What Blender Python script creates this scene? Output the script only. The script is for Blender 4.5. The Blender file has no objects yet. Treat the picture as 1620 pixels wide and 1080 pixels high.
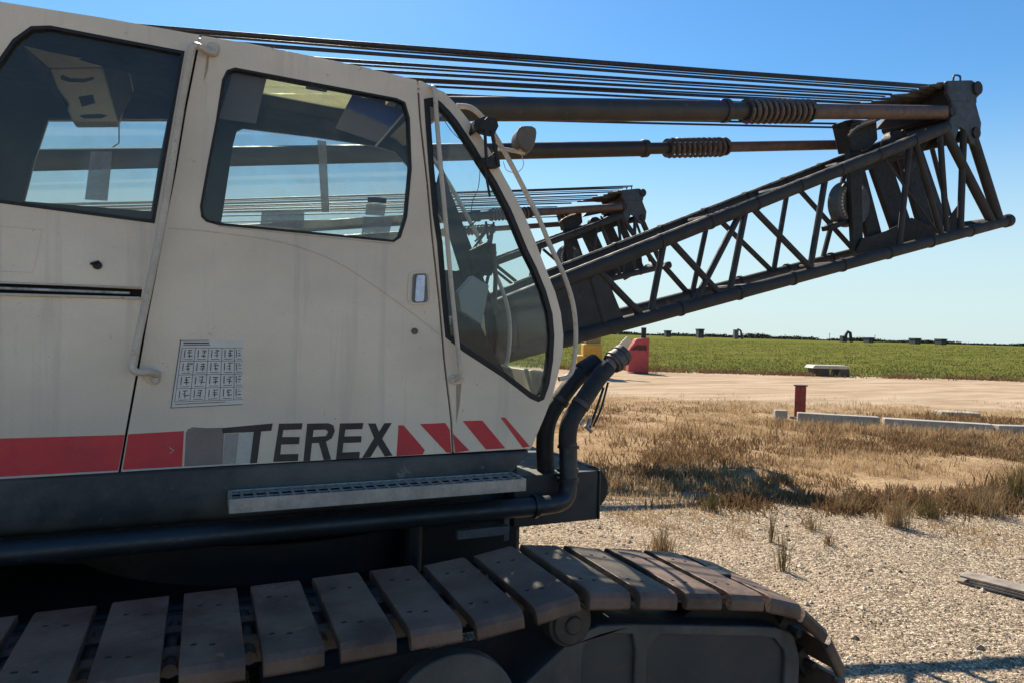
import bpy, bmesh, math, random
from mathutils import Vector, Matrix, noise
from mathutils.geometry import tessellate_polygon
R = math.radians
random.seed(7)

# ------------------------------------------------------------------ camera, sky, sun
scene = bpy.context.scene
W0, H0, F0 = 1620.0, 1080.0, 1080.0          # photograph size, focal length in its pixels
EYE = Vector((0, 0, 1.8))
YAW = R(65.6)                                # between the view axis and the crane's own long axis (+X)
ROLL = R(1.63)
PITCH = -math.atan(16.0 / F0)
_f0 = Vector((math.cos(YAW), math.sin(YAW), 0))
_r0 = Vector((math.sin(YAW), -math.cos(YAW), 0))
FWD = (_f0 * math.cos(PITCH) + Vector((0, 0, 1)) * math.sin(PITCH)).normalized()
_up = _r0.cross(FWD)
# the horizon falls to the right: the camera is turned anticlockwise about its axis
RGT = (_r0 * math.cos(ROLL) + _up * math.sin(ROLL)).normalized()
UPV = RGT.cross(FWD)
cam = bpy.data.cameras.new('camera'); cam_o = bpy.data.objects.new('camera', cam)
scene.collection.objects.link(cam_o)
cam.sensor_width = 36; cam.lens = 36 * F0 / W0
cam.clip_start = 0.05; cam.clip_end = 6000
cam_o.matrix_world = Matrix.Translation(EYE) @ Matrix((RGT, UPV, -FWD)).transposed().to_4x4()
scene.camera = cam_o

SUN_EL, SUN_X = R(43.5), 0.10
sd = Vector((SUN_X, 1, 0)).normalized() * math.cos(SUN_EL); sd.z = math.sin(SUN_EL)
world = bpy.data.worlds.new('World'); scene.world = world; world.use_nodes = True
wn = world.node_tree.nodes; wl = world.node_tree.links
bg = wn['Background']; sky = wn.new('ShaderNodeTexSky'); sky.sky_type = 'NISHITA'
sky.sun_disc = False; sky.sun_elevation = SUN_EL
sky.sun_rotation = math.atan2(sd.x, sd.y)
sky.air_density = 1.3; sky.dust_density = 0.3; sky.ozone_density = 3.0; sky.altitude = 300
hs_ = wn.new('ShaderNodeHueSaturation'); hs_.inputs['Saturation'].default_value = 1.2; wl.new(sky.outputs[0], hs_.inputs['Color'])
tn_ = wn.new('ShaderNodeMix'); tn_.data_type = 'RGBA'; tn_.blend_type = 'MULTIPLY'; tn_.inputs[0].default_value = 1; tn_.inputs[7].default_value = (.60, .82, .94, 1)
wl.new(hs_.outputs[0], tn_.inputs[6]); bg.inputs[1].default_value = 0.082
# low air near the horizon is a pale blue white
geo_ = wn.new('ShaderNodeTexCoord'); sx_n = wn.new('ShaderNodeSeparateXYZ'); wl.new(geo_.outputs['Generated'], sx_n.inputs[0])
mr_ = wn.new('ShaderNodeMapRange'); mr_.interpolation_type = 'SMOOTHERSTEP'; mr_.inputs[1].default_value = 0.0; mr_.inputs[2].default_value = .36; mr_.inputs[3].default_value = .85; mr_.inputs[4].default_value = 0.0
wl.new(sx_n.outputs[2], mr_.inputs[0]); hz_ = wn.new('ShaderNodeMix'); hz_.data_type = 'RGBA'; hz_.inputs[7].default_value = (4.6, 5.7, 6.0, 1)
wl.new(mr_.outputs[0], hz_.inputs[0]); wl.new(tn_.outputs[2], hz_.inputs[6]); wl.new(hz_.outputs[2], bg.inputs[0])
sl = bpy.data.lights.new('sun', 'SUN'); sl.energy = 4.5; sl.angle = R(0.5); sl.color = (1, 0.89, 0.74)
so = bpy.data.objects.new('sun', sl); scene.collection.objects.link(so)
so.rotation_euler = sd.to_track_quat('Z', 'Y').to_euler()
scene.view_settings.view_transform = 'Standard'; scene.view_settings.look = 'None'
scene.view_settings.exposure = 0.85; scene.view_settings.gamma = 1

# ------------------------------------------------------------------ measuring helpers
def ray(px, py):
    return FWD + RGT * ((px - W0 / 2) / F0) - UPV * ((py - H0 / 2) / F0)
def P(px, py, Y):                     # where a sight line meets the vertical plane y = Y
    d = ray(px, py); return EYE + d * (Y / d.y)
def PZ(px, py, z=0.0):                # where a sight line meets the level plane at height z
    d = ray(px, py); return EYE + d * ((z - EYE.z) / d.z)
def PD(px, py, D):                    # a point at forward distance D
    return EYE + ray(px, py) * D
YC, YF, YB, YB2 = 2.94, 3.80, 4.15, 4.75      # cab near side, cab far side, boom near / far chords

# ------------------------------------------------------------------ mesh builder
def inset(loop, d):
    """move a 2-D closed loop inwards by d"""
    n = len(loop); a = 0
    for i in range(n):
        x0, y0 = loop[i]; x1, y1 = loop[(i + 1) % n]; a += x0 * y1 - x1 * y0
    s = 1 if a > 0 else -1; out = []
    for i in range(n):
        p0 = Vector(loop[i - 1]); p1 = Vector(loop[i]); p2 = Vector(loop[(i + 1) % n])
        e1 = (p1 - p0).normalized(); e2 = (p2 - p1).normalized()
        n1 = Vector((-e1.y, e1.x)) * s; n2 = Vector((-e2.y, e2.x)) * s
        m = (n1 + n2); m = m.normalized() if m.length > 1e-6 else n1
        k = d / max(0.5, m.dot(n1)); q = p1 + m * k; out.append((q.x, q.y))
    return out
def soften(loop, it=1, q=.25):
    """round the corners of a closed loop (Chaikin)"""
    for _ in range(it):
        o = []
        for i in range(len(loop)):
            a = Vector(loop[i]); b = Vector(loop[(i + 1) % len(loop)])
            o += [tuple(a.lerp(b, q)), tuple(a.lerp(b, 1 - q))]
        loop = o; q = .25
    return loop

class MB:
    def __init__(s): s.v = []; s.f = []; s.m = []; s.mi = 0
    def face(s, pts):
        k = len(s.v); s.v += [Vector(p) for p in pts]; s.f.append(list(range(k, k + len(pts)))); s.m.append(s.mi)
    def add(s, vs, fs):
        k = len(s.v); s.v += [Vector(p) for p in vs]
        for f in fs: s.f.append([k + i for i in f]); s.m.append(s.mi)
        return s
    def hexa(s, a, b):                # two quads of four points, joined
        s.add(list(a) + list(b), [(3, 2, 1, 0), (4, 5, 6, 7), (0, 1, 5, 4), (1, 2, 6, 5), (2, 3, 7, 6), (3, 0, 4, 7)]); return s
    def box(s, x0, x1, y0, y1, z0, z1):
        return s.hexa([(x0, y0, z0), (x1, y0, z0), (x1, y1, z0), (x0, y1, z0)], [(x0, y0, z1), (x1, y0, z1), (x1, y1, z1), (x0, y1, z1)])
    def obox(s, c, ax, ay, az):       # centre and three half axes
        c = Vector(c); ax = Vector(ax); ay = Vector(ay); az = Vector(az)
        lo = [c - ax - ay - az, c + ax - ay - az, c + ax + ay - az, c - ax + ay - az]
        return s.hexa(lo, [p + az * 2 for p in lo])
    def bar(s, a, b, w, h, up=(0, 0, 1)):
        a = Vector(a); b = Vector(b); d = (b - a); L = d.length; d.normalize(); u = Vector(up)
        sx = d.cross(u); sx = sx.normalized() if sx.length > 1e-5 else Vector((1, 0, 0)); u = sx.cross(d)
        return s.obox((a + b) / 2, d * L / 2, sx * w / 2, u * h / 2)
    def tube(s, path, r, n=12, cap=True, closed=False):
        path = [Vector(p) for p in path]; k0 = len(s.v); N = len(path)
        rr = r if isinstance(r, (list, tuple)) else [r] * N
        prev = None
        for i, p in enumerate(path):
            if closed: t = (path[(i + 1) % N] - path[i - 1])
            else: t = path[min(i + 1, N - 1)] - path[max(i - 1, 0)]
            t.normalize()
            if prev is None:
                u = t.cross(Vector((0, 0, 1)));
                if u.length < 1e-3: u = t.cross(Vector((1, 0, 0)))
            else: u = prev - t * prev.dot(t)
            u.normalize(); prev = u; w = t.cross(u)
            for j in range(n):
                a = 2 * math.pi * j / n; s.v.append(p + (u * math.cos(a) + w * math.sin(a)) * rr[i])
        for i in range(N if closed else N - 1):
            i2 = (i + 1) % N
            for j in range(n):
                j2 = (j + 1) % n
                s.f.append([k0 + i * n + j, k0 + i * n + j2, k0 + i2 * n + j2, k0 + i2 * n + j]); s.m.append(s.mi)
        if cap and not closed:
            s.f.append([k0 + j for j in range(n)][::-1]); s.m.append(s.mi)
            s.f.append([k0 + (N - 1) * n + j for j in range(n)]); s.m.append(s.mi)
        return s
    def disc(s, c, axis, r, h, n=24):
        c = Vector(c); a = Vector(axis).normalized(); return s.tube([c - a * h / 2, c + a * h / 2], r, n)
    def slab(s, loops, f, g):
        """plate with holes: loops are 2-D, f and g map a 2-D point to the front and the back face"""
        pts = [p for l in loops for p in l]
        tris = tessellate_polygon([[Vector((p[0], p[1], 0)) for p in l] for l in loops])
        k = len(s.v); n = len(pts)
        s.v += [Vector(f(p)) for p in pts] + [Vector(g(p)) for p in pts]
        for t in tris:
            s.f.append([k + i for i in t]); s.m.append(s.mi); s.f.append([k + n + i for i in t][::-1]); s.m.append(s.mi)
        b = 0
        for l in loops:
            for i in range(len(l)):
                j = (i + 1) % len(l); s.f.append([k + b + i, k + b + j, k + n + b + j, k + n + b + i]); s.m.append(s.mi)
            b += len(l)
        return s
    def plate(s, loops, y0, y1):      # loops in (x, z)
        return s.slab(loops, lambda p: (p[0], y0, p[1]), lambda p: (p[0], y1, p[1]))
    def blob(s, c, rx, ry, rz, n=8, m=6, jit=0.0):
        c = Vector(c); vs = [c + Vector((0, 0, rz))]; fs = []
        for i in range(1, m):
            a = math.pi * i / m
            for j in range(n):
                b = 2 * math.pi * j / n; k = 1 + random.uniform(-jit, jit)
                vs.append(c + Vector((rx * math.sin(a) * math.cos(b), ry * math.sin(a) * math.sin(b), rz * math.cos(a))) * 1 * 1 if jit == 0 else c + Vector((rx * math.sin(a) * math.cos(b), ry * math.sin(a) * math.sin(b), rz * math.cos(a))) * k)
        vs.append(c - Vector((0, 0, rz)))
        for j in range(n): fs.append((0, 1 + j, 1 + (j + 1) % n))
        for i in range(m - 2):
            for j in range(n): fs.append((1 + i * n + j, 1 + (i + 1) * n + j, 1 + (i + 1) * n + (j + 1) % n, 1 + i * n + (j + 1) % n))
        L = len(vs) - 1
        for j in range(n): fs.append((L, 1 + (m - 2) * n + (j + 1) % n, 1 + (m - 2) * n + j))
        return s.add(vs, fs)
    def build(s, name, mats, parent=None, smooth=True, bevel=0.0, seg=2, label=None, angle=35, fix=True):
        me = bpy.data.meshes.new(name)
        off = world_loc(parent) if parent else Vector((0, 0, 0))
        me.from_pydata([tuple(v - off) for v in s.v], [], s.f)
        mats = mats if isinstance(mats, (list, tuple)) else [mats]
        for m in mats: me.materials.append(m)
        if len(mats) > 1: me.polygons.foreach_set('material_index', s.m)
        if fix:
            bm = bmesh.new(); bm.from_mesh(me)
            bmesh.ops.remove_doubles(bm, verts=bm.verts, dist=1e-5)
            bmesh.ops.recalc_face_normals(bm, faces=bm.faces); bm.to_mesh(me); bm.free()
        if smooth: me.shade_smooth(); me.set_sharp_from_angle(angle=R(angle))
        o = bpy.data.objects.new(name, me); scene.collection.objects.link(o)
        if parent: o.parent = parent
        if bevel:
            b = o.modifiers.new('bevel', 'BEVEL'); b.width = bevel; b.segments = seg; b.limit_method = 'ANGLE'; b.angle_limit = R(40)
            b.harden_normals = False
        if label: o['label'] = label
        return o
def world_loc(o):
    l = Vector((0, 0, 0))
    while o: l = l + o.location; o = o.parent
    return l
def tag(o, label, cat, group=None, kind=None):
    if label: o['label'] = label
    if cat: o['category'] = cat
    if group: o['group'] = group
    if kind: o['kind'] = kind
    return o
def empty(name, loc, label, cat, group=None):
    o = bpy.data.objects.new(name, None); o.location = loc; o.empty_display_size = .2
    scene.collection.objects.link(o); return tag(o, label, cat, group)
def struct(name, mb, m, **k):
    o = mb.build(name, m, **k); o['kind'] = 'structure'; return o
def smooth_path(pts, n=6):            # Catmull-Rom through the points
    pts = [Vector(p) for p in pts]; out = []
    q = [pts[0] * 2 - pts[1]] + pts + [pts[-1] * 2 - pts[-2]]
    for i in range(1, len(q) - 2):
        for k in range(n):
            t = k / n; a, b, c, d = q[i - 1], q[i], q[i + 1], q[i + 2]
            out.append(.5 * ((2 * b) + (c - a) * t + (2 * a - 5 * b + 4 * c - d) * t * t + (3 * b - a - 3 * c + d) * t ** 3))
    out.append(pts[-1]); return out

# ------------------------------------------------------------------ materials
class NT:
    def __init__(s, name):
        s.mat = bpy.data.materials.new(name); s.mat.use_nodes = True; s.t = s.mat.node_tree; s.n = s.t.nodes
        s.bsdf = s.n['Principled BSDF']; s.tc = s.n.new('ShaderNodeTexCoord')
    def link(s, a, b): s.t.links.new(a, b)
    def mapped(s, scale=(1, 1, 1), src='Object', rot=(0, 0, 0)):
        m = s.n.new('ShaderNodeMapping'); m.inputs['Scale'].default_value = scale; m.inputs['Rotation'].default_value = rot
        s.link(s.tc.outputs[src], m.inputs[0]); return m.outputs[0]
    def noise(s, scale, detail=4, rough=.55, vec=None, dist=0):
        x = s.n.new('ShaderNodeTexNoise'); x.inputs['Scale'].default_value = scale; x.inputs['Detail'].default_value = detail
        x.inputs['Roughness'].default_value = rough; x.inputs['Distortion'].default_value = dist
        s.link(vec or s.tc.outputs['Object'], x.inputs['Vector']); return x.outputs['Fac']
    def voro(s, scale, vec=None, feat='F1', out='Distance'):
        x = s.n.new('ShaderNodeTexVoronoi'); x.feature = feat; x.inputs['Scale'].default_value = scale
        s.link(vec or s.tc.outputs['Object'], x.inputs['Vector']); return x.outputs[out]
    def ramp(s, fac, stops, interp='LINEAR'):
        r = s.n.new('ShaderNodeValToRGB'); r.color_ramp.interpolation = interp; e = r.color_ramp.elements
        while len(e) < len(stops): e.new(.5)
        for i, (p, c) in enumerate(stops):
            e[i].position = p; c = (c, c, c) if isinstance(c, (int, float)) else c; e[i].color = (*c, 1)
        s.link(fac, r.inputs[0]); return r.outputs[0]
    def mix(s, fac, a, b, mode='MIX'):
        m = s.n.new('ShaderNodeMix'); m.data_type = 'RGBA'; m.blend_type = mode
        if isinstance(fac, (int, float)): m.inputs[0].default_value = fac
        else: s.link(fac, m.inputs[0])
        for k, v in ((6, a), (7, b)):
            if isinstance(v, tuple): m.inputs[k].default_value = (*v, 1)
            else: s.link(v, m.inputs[k])
        return m.outputs[2]
    def math(s, op, a, b=0.0, clamp=False):
        m = s.n.new('ShaderNodeMath'); m.operation = op; m.use_clamp = clamp
        for k, v in ((0, a), (1, b)):
            if isinstance(v, (int, float)): m.inputs[k].default_value = v
            else: s.link(v, m.inputs[k])
        return m.outputs[0]
    def bump(s, h, strength, dist=.01, prev=None):
        b = s.n.new('ShaderNodeBump'); b.inputs['Strength'].default_value = strength; b.inputs['Distance'].default_value = dist
        s.link(h, b.inputs['Height'])
        if prev: s.link(prev, b.inputs['Normal'])
        return b.outputs[0]
    def done(s, col, rough=.6, metal=0.0, normal=None, spec=None):
        if isinstance(col, tuple): s.bsdf.inputs['Base Color'].default_value = (*col, 1)
        else: s.link(col, s.bsdf.inputs['Base Color'])
        if isinstance(rough, (int, float)): s.bsdf.inputs['Roughness'].default_value = rough
        else: s.link(rough, s.bsdf.inputs['Roughness'])
        s.bsdf.inputs['Metallic'].default_value = metal
        if spec is not None: s.bsdf.inputs['Specular IOR Level'].default_value = spec
        if normal: s.link(normal, s.bsdf.inputs['Normal'])
        return s.mat
def worn(name, base, second, scale=3, lo=.45, hi=.65, rough=.6, metal=0, grain=120, bump=.15, streak=None, third=None, spec=None, vary=False):
    """paint or metal with a patchy second colour, fine grain and, if asked, run-down streaks"""
    t = NT(name)
    if vary:                                  # copies of one mesh get different patches
        oi = t.n.new('ShaderNodeObjectInfo'); vm = t.n.new('ShaderNodeVectorMath'); vm.operation = 'ADD'; cx = t.n.new('ShaderNodeCombineXYZ')
        for k, f_ in enumerate((17.0, 29.0, 41.0)): t.link(t.math('MULTIPLY', oi.outputs['Random'], f_), cx.inputs[k])
        t.link(t.tc.outputs['Object'], vm.inputs[0]); t.link(cx.outputs[0], vm.inputs[1])
        class _S: pass
        o_ = _S(); o_.outputs = {'Object': vm.outputs[0], 'Generated': t.tc.outputs['Generated']}; t.tc = o_
    c = t.mix(t.ramp(t.noise(scale, 6, .65), [(lo, 0.0), (hi, 1.0)]), base, second)
    if third: c = t.mix(t.ramp(t.noise(scale * 3.1, 8, .7, dist=.4), [(.62, 0.0), (.70, 1.0)]), c, third)
    if streak:
        f = t.noise(1, 5, .6, vec=t.mapped((9, 9, .7)))
        c = t.mix(t.ramp(f, [(.52, 0.0), (.78, .55)]), c, streak)
    g = t.noise(grain, 3, .6)
    c = t.mix(.35, c, t.ramp(g, [(.3, .55), (.7, 1.0)]), 'MULTIPLY')
    r = t.ramp(t.noise(scale * 4, 4), [(.3, max(0, rough - .12)), (.7, min(1, rough + .15))])
    return t.done(c, r, metal, t.bump(g, bump, .002, t.bump(t.noise(scale * 2, 3), .12, .01)), spec)
def plain(name, c, rough=.6, metal=0.0): return NT(name).done(c, rough, metal)

def cab_paint():
    t = NT('cab_paint')
    c = t.mix(t.ramp(t.noise(1.7, 5, .6), [(.35, 0.0), (.7, 1.0)]), (.84, .70, .53), (.75, .62, .46))
    f = t.noise(1, 6, .65, vec=t.mapped((11, 11, .5)))
    c = t.mix(t.ramp(f, [(.53, 0.0), (.76, .55)]), c, (.40, .35, .28))
    d = t.noise(9, 8, .75, dist=.5)
    c = t.mix(t.ramp(d, [(.66, 0.0), (.73, .7)]), c, (.33, .25, .17))
    sc = t.noise(1, 3, .5, vec=t.mapped((2.5, 1, 60), rot=(0, R(8), 0)))
    c = t.mix(t.ramp(sc, [(.70, 0.0), (.73, .35)]), c, (.74, .70, .62))
    ch = t.noise(34, 5, .8, dist=.8)
    c = t.mix(t.ramp(ch, [(.665, 0.0), (.69, .85)]), c, (.22, .14, .09))
    big = t.noise(.9, 4, .6, vec=t.mapped((1, 1, 1.6)))
    c = t.mix(t.ramp(big, [(.42, 0.0), (.68, .5)]), c, (.44, .385, .305))
    g = t.noise(260, 2, .6)
    c = t.mix(.30, c, t.ramp(g, [(.3, .70), (.7, 1.0)]), 'MULTIPLY')
    return t.done(c, t.ramp(t.noise(5, 4), [(.3, .42), (.7, .62)]), 0, t.bump(g, .06, .001, t.bump(t.noise(2.2, 2), .35, .03)))
M_cab = cab_paint()
M_rail = worn('rail_paint', (.62, .53, .42), (.48, .41, .32), 9, .4, .7, .5, third=(.25, .15, .09))
M_red = worn('red_band', (.62, .035, .045), (.52, .04, .05), 6, .45, .7, .5, third=(.40, .10, .09), grain=200)
M_black = worn('black_lettering', (.030, .026, .024), (.055, .045, .04), 12, .4, .7, .6)
M_patch = worn('taped_patch', (.20, .155, .135), (.26, .21, .18), 8, .3, .7, .7)
M_pale = worn('pale_patch', (.55, .53, .47), (.47, .45, .40), 8, .3, .7, .6)
M_greypatch = worn('grey_patch', (.30, .27, .23), (.36, .33, .29), 8, .3, .7, .6)
M_gap = plain('gap_dark', (.012, .012, .014), .8)
M_rubber = worn('window_seal', (.006, .006, .007), (.011, .011, .012), 20, .4, .7, .6)
M_skirt = worn('deck_paint', (.036, .044, .050), (.11, .11, .10), 1.6, .44, .60, .55, third=(.30, .27, .22), grain=90, bump=.25)
M_pipe = worn('pipe_paint', (.018, .022, .027), (.011, .013, .016), 6, .4, .7, .42, third=(.08, .07, .055), grain=90, bump=.2)
M_hose = worn('hose_rubber', (.012, .012, .012), (.026, .023, .020), 9, .4, .7, .65, third=(.10, .08, .06), grain=60, bump=.5)
M_liner = worn('cab_liner', (.010, .015, .022), (.016, .021, .028), 5, .4, .7, .8)
M_steel = worn('dark_steel', (.045, .046, .048), (.065, .062, .058), 4, .4, .7, .55, third=(.10, .065, .045), grain=70, bump=.3)
M_boom = worn('boom_paint', (.022, .022, .022), (.038, .034, .030), 3, .4, .65, .7, third=(.13, .10, .075), grain=80, bump=.25)
M_rust = worn('rusty_rod', (.15, .085, .06), (.085, .06, .05), 7, .4, .6, .6, third=(.26, .17, .12), grain=60, bump=.4)
M_tubem = worn('backstop_tube', (.030, .027, .026), (.055, .043, .036), 5, .4, .65, .5, third=(.12, .09, .07))
M_rope = worn('wire_rope', (.030, .030, .036), (.05, .048, .05), 30, .4, .6, .5, metal=.3)
M_socket = worn('rope_socket', (.11, .085, .06), (.05, .04, .035), 14, .4, .6, .6)
M_shoe = worn('track_shoe_steel', (.060, .031, .019), (.175, .108, .072), 5, .36, .60, .6, third=(.32, .14, .065), grain=75, bump=1.0, streak=(.05, .036, .028), vary=True)
M_frameP = worn('track_panel_paint', (.030, .036, .042), (.055, .055, .052), 3, .4, .65, .6, third=(.09, .06, .04), grain=60, bump=.3)
M_chain = worn('chain_steel', (.035, .030, .028), (.075, .062, .055), 14, .4, .6, .5, grain=60, bump=.5)
M_frame = worn('track_frame_paint', (.085, .088, .086), (.055, .055, .05), 3, .4, .65, .6, third=(.12, .085, .055), grain=60, bump=.3)
M_alu = worn('step_aluminium', (.50, .445, .38), (.34, .305, .26), 12, .4, .7, .5, metal=.35)
M_deepsteel = worn('greasy_steel', (.009, .008, .0075), (.020, .016, .014), 8, .4, .7, .6)
M_print = plain('printed_ink', (.05, .06, .075), .6)
M_sheet = worn('sign_sheet', (.74, .69, .60), (.64, .60, .53), 12, .3, .7, .5, grain=300, bump=.03)
M_chrome = worn('latch_metal', (.55, .62, .74), (.42, .48, .60), 30, .4, .6, .3, metal=.6)
M_console = worn('console_plastic', (.75, .62, .44), (.66, .54, .38), 6, .3, .7, .6)
M_blind = worn('brown_blind', (.20, .14, .11), (.23, .17, .13), 6, .3, .7, .8)
M_greypanel = worn('grey_plastic', (.30, .32, .32), (.25, .27, .27), 6, .3, .7, .5)
M_lamp = worn('lamp_housing', (.16, .12, .085), (.10, .08, .06), 20, .3, .7, .5)

def glass(name, tint, dust, dustcol):
    t = NT(name); n = t.n
    tr = n.new('ShaderNodeBsdfTransparent'); tr.inputs[0].default_value = (*tint, 1)
    gl = n.new('ShaderNodeBsdfGlossy'); gl.inputs['Roughness'].default_value = .03
    lw = n.new('ShaderNodeLayerWeight'); lw.inputs[0].default_value = .5
    fz = t.math('ADD', t.math('MULTIPLY', t.math('POWER', lw.outputs['Facing'], 5.0), .55), .022, True)
    df = n.new('ShaderNodeBsdfDiffuse'); tl = n.new('ShaderNodeBsdfTranslucent')
    df.inputs[0].default_value = (*dustcol, 1); tl.inputs[0].default_value = (*dustcol, 1)
    ad = n.new('ShaderNodeMixShader'); ad.inputs[0].default_value = .5
    t.link(df.outputs[0], ad.inputs[1]); t.link(tl.outputs[0], ad.inputs[2])
    m1 = n.new('ShaderNodeMixShader'); m2 = n.new('ShaderNodeMixShader')
    dn = t.ramp(t.noise(5, 6, .7, dist=1.0), [(.3, dust * .5), (.75, min(1, dust * 1.9))])
    t.link(dn, m1.inputs[0]); t.link(tr.outputs[0], m1.inputs[1]); t.link(ad.outputs[0], m1.inputs[2])
    t.link(fz, m2.inputs[0]); t.link(m1.outputs[0], m2.inputs[1]); t.link(gl.outputs[0], m2.inputs[2])
    t.link(m2.outputs[0], n['Material Output'].inputs[0]); return t.mat
M_glass3 = glass('sunlit_dusty_glass', (.86, .88, .86), .085, (.62, .60, .52))
M_glass = glass('dusty_glass', (.84, .88, .88), .034, (.62, .62, .56))
M_glass2 = glass('front_glass', (.90, .94, .93), .018, (.60, .62, .58))
M_hatch = glass('roof_hatch_glass', (.80, .80, .60), .60, (.92, .88, .62))

# ================================================================== GROUND
PLATEAU = 1.55
def ground_height(x, y):
    d = math.hypot(x, y)
    a = max(0.0, min(1.0, (d - 34) / 90)); a = a * a * (3 - 2 * a)
    near = max(0.0, min(1.0, (26 - d) / 10))
    return PLATEAU * a + near * .035 * (noise.noise(Vector((x * .5, y * .5, 3))) + .4 * noise.noise(Vector((x * 1.9, y * 1.9, 1))))
def ground_mesh():
    mb = MB(); rings = [0.0]; r = .35
    while r < 2600: rings.append(r); r *= 1.075 if r > 4 else 1.12
    n = 168; mb.v.append(Vector((0, 0, ground_height(0, 0))))
    for r in rings[1:]:
        for j in range(n):
            a = 2 * math.pi * j / n; x, y = r * math.cos(a), r * math.sin(a); mb.v.append(Vector((x, y, ground_height(x, y))))
    for j in range(n): mb.f.append([0, 1 + j, 1 + (j + 1) % n]); mb.m.append(0)
    for i in range(len(rings) - 2):
        for j in range(n):
            a = 1 + i * n; mb.f.append([a + j, a + n + j, a + n + (j + 1) % n, a + (j + 1) % n]); mb.m.append(0)
    return mb
# distance measured along the sight line's floor direction, bent by noise, decides gravel / dry soil / track / field
def ground_material():
    t = NT('ground_soil')
    sep = t.n.new('ShaderNodeSeparateXYZ'); t.link(t.tc.outputs['Object'], sep.inputs[0])
    dist = t.math('ADD', t.math('MULTIPLY', sep.outputs[0], FWD.x), t.math('MULTIPLY', sep.outputs[1], FWD.y))
    dist = t.math('SUBTRACT', dist, t.math('MULTIPLY', sep.outputs[0], .02))
    wob = t.math('SUBTRACT', t.noise(.22, 6, .65), .5)
    d2 = t.math('ADD', dist, t.math('MULTIPLY', wob, t.math('MULTIPLY', dist, .42)))
    # gravel: stones of two sizes
    v1 = t.voro(42, out='Color'); v2 = t.voro(105, out='Color'); 
    s1 = t.n.new('ShaderNodeSeparateColor'); t.link(v1, s1.inputs[0]); s2 = t.n.new('ShaderNodeSeparateColor'); t.link(v2, s2.inputs[0])
    st = t.ramp(t.math('ADD', t.math('MULTIPLY', s1.outputs[0], .5), t.math('MULTIPLY', s2.outputs[0], .5)),
                [(.15, (.10, .078, .055)), (.38, (.33, .255, .175)), (.6, (.52, .41, .29)), (.85, (.80, .67, .49))])
    edge = t.ramp(t.voro(42, feat='DISTANCE_TO_EDGE'), [(.0, .16), (.12, 1.0)])
    gravel = t.mix(.75, st, edge, 'MULTIPLY')
    gravel = t.mix(t.ramp(t.noise(.9, 5, .7), [(.45, 0.0), (.65, .4)]), gravel, (.52, .40, .27))
    dirtc = t.mix(t.ramp(t.noise(1.1, 8, .7), [(.35, 0.0), (.62, 1.0)]), (.56, .40, .23), (.34, .22, .12))
    dirtc = t.mix(t.ramp(t.noise(14, 6, .75), [(.45, 0.0), (.7, .8)]), dirtc, (.17, .12, .07))
    path = t.mix(t.ramp(t.noise(.8, 6, .65, vec=t.mapped((.35, 1.6, 1), rot=(0, 0, R(-5)))), [(.38, 0.0), (.68, 1.0)]), (.58, .45, .31), (.36, .26, .165))
    path = t.mix(t.ramp(t.noise(16, 6, .75), [(.5, 0.0), (.72, .5)]), path, (.30, .2, .13))
    fld = t.mix(t.ramp(t.noise(.3, 8, .78, vec=t.mapped((.35, 1.3, 1), rot=(0, 0, R(25)))), [(.35, 0.0), (.65, 1.0)]), (.09, .115, .024), (.21, .19, .055))
    fld = t.mix(t.ramp(t.noise(2.2, 8, .8), [(.45, 0.0), (.62, .6)]), fld, (.08, .10, .02))
    c = t.mix(t.ramp(d2, [(0, 0.0), (1, 1.0)]), gravel, dirtc)
    def step(a, b): 
        m = t.n.new('ShaderNodeMapRange'); m.inputs[1].default_value = a; m.inputs[2].default_value = b; m.interpolation_type = 'SMOOTHSTEP'; t.link(d2, m.inputs[0]); return m.outputs[0]
    c = t.mix(step(6.8, 8.2), gravel, dirtc)
    c = t.mix(step(17, 20), c, path)
    def step2(a, b):
        m = t.n.new('ShaderNodeMapRange'); m.inputs[1].default_value = a; m.inputs[2].default_value = b; t.link(dist, m.inputs[0]); return m.outputs[0]
    edgew = t.math('MULTIPLY', t.math('SUBTRACT', t.noise(.5, 4, .6), .5), 5)
    m = t.n.new('ShaderNodeMapRange'); m.inputs[1].default_value = 34.5; m.inputs[2].default_value = 36.5; t.link(t.math('ADD', dist, edgew), m.inputs[0])
    c = t.mix(m.outputs[0], c, fld)
    h = t.math('ADD', t.ramp(t.voro(42), [(0, 1.0), (.6, 0.0)]), t.math('MULTIPLY', t.ramp(t.voro(105), [(0, 1.0), (.6, 0.0)]), .5))
    nrm = t.bump(h, .9, .012, t.bump(t.noise(7, 8, .7), .6, .05))
    return t.done(c, 1.0, 0, nrm, .0)
struct('ground', ground_mesh(), ground_material(), fix=False)

# ================================================================== CRANE
crane = empty('crawler_crane', (0.0, 4.45, 0.0), 'beige crawler crane filling the left foreground, red band along its cab, dark lattice boom', 'crane', 'lattice boom crawler cranes')
def xz(pts, Y=YC): return [(lambda q: (q.x, q.z))(P(a, b, Y)) for a, b in pts]
def L2(p, Y): return (p[0], Y, p[1])

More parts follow.
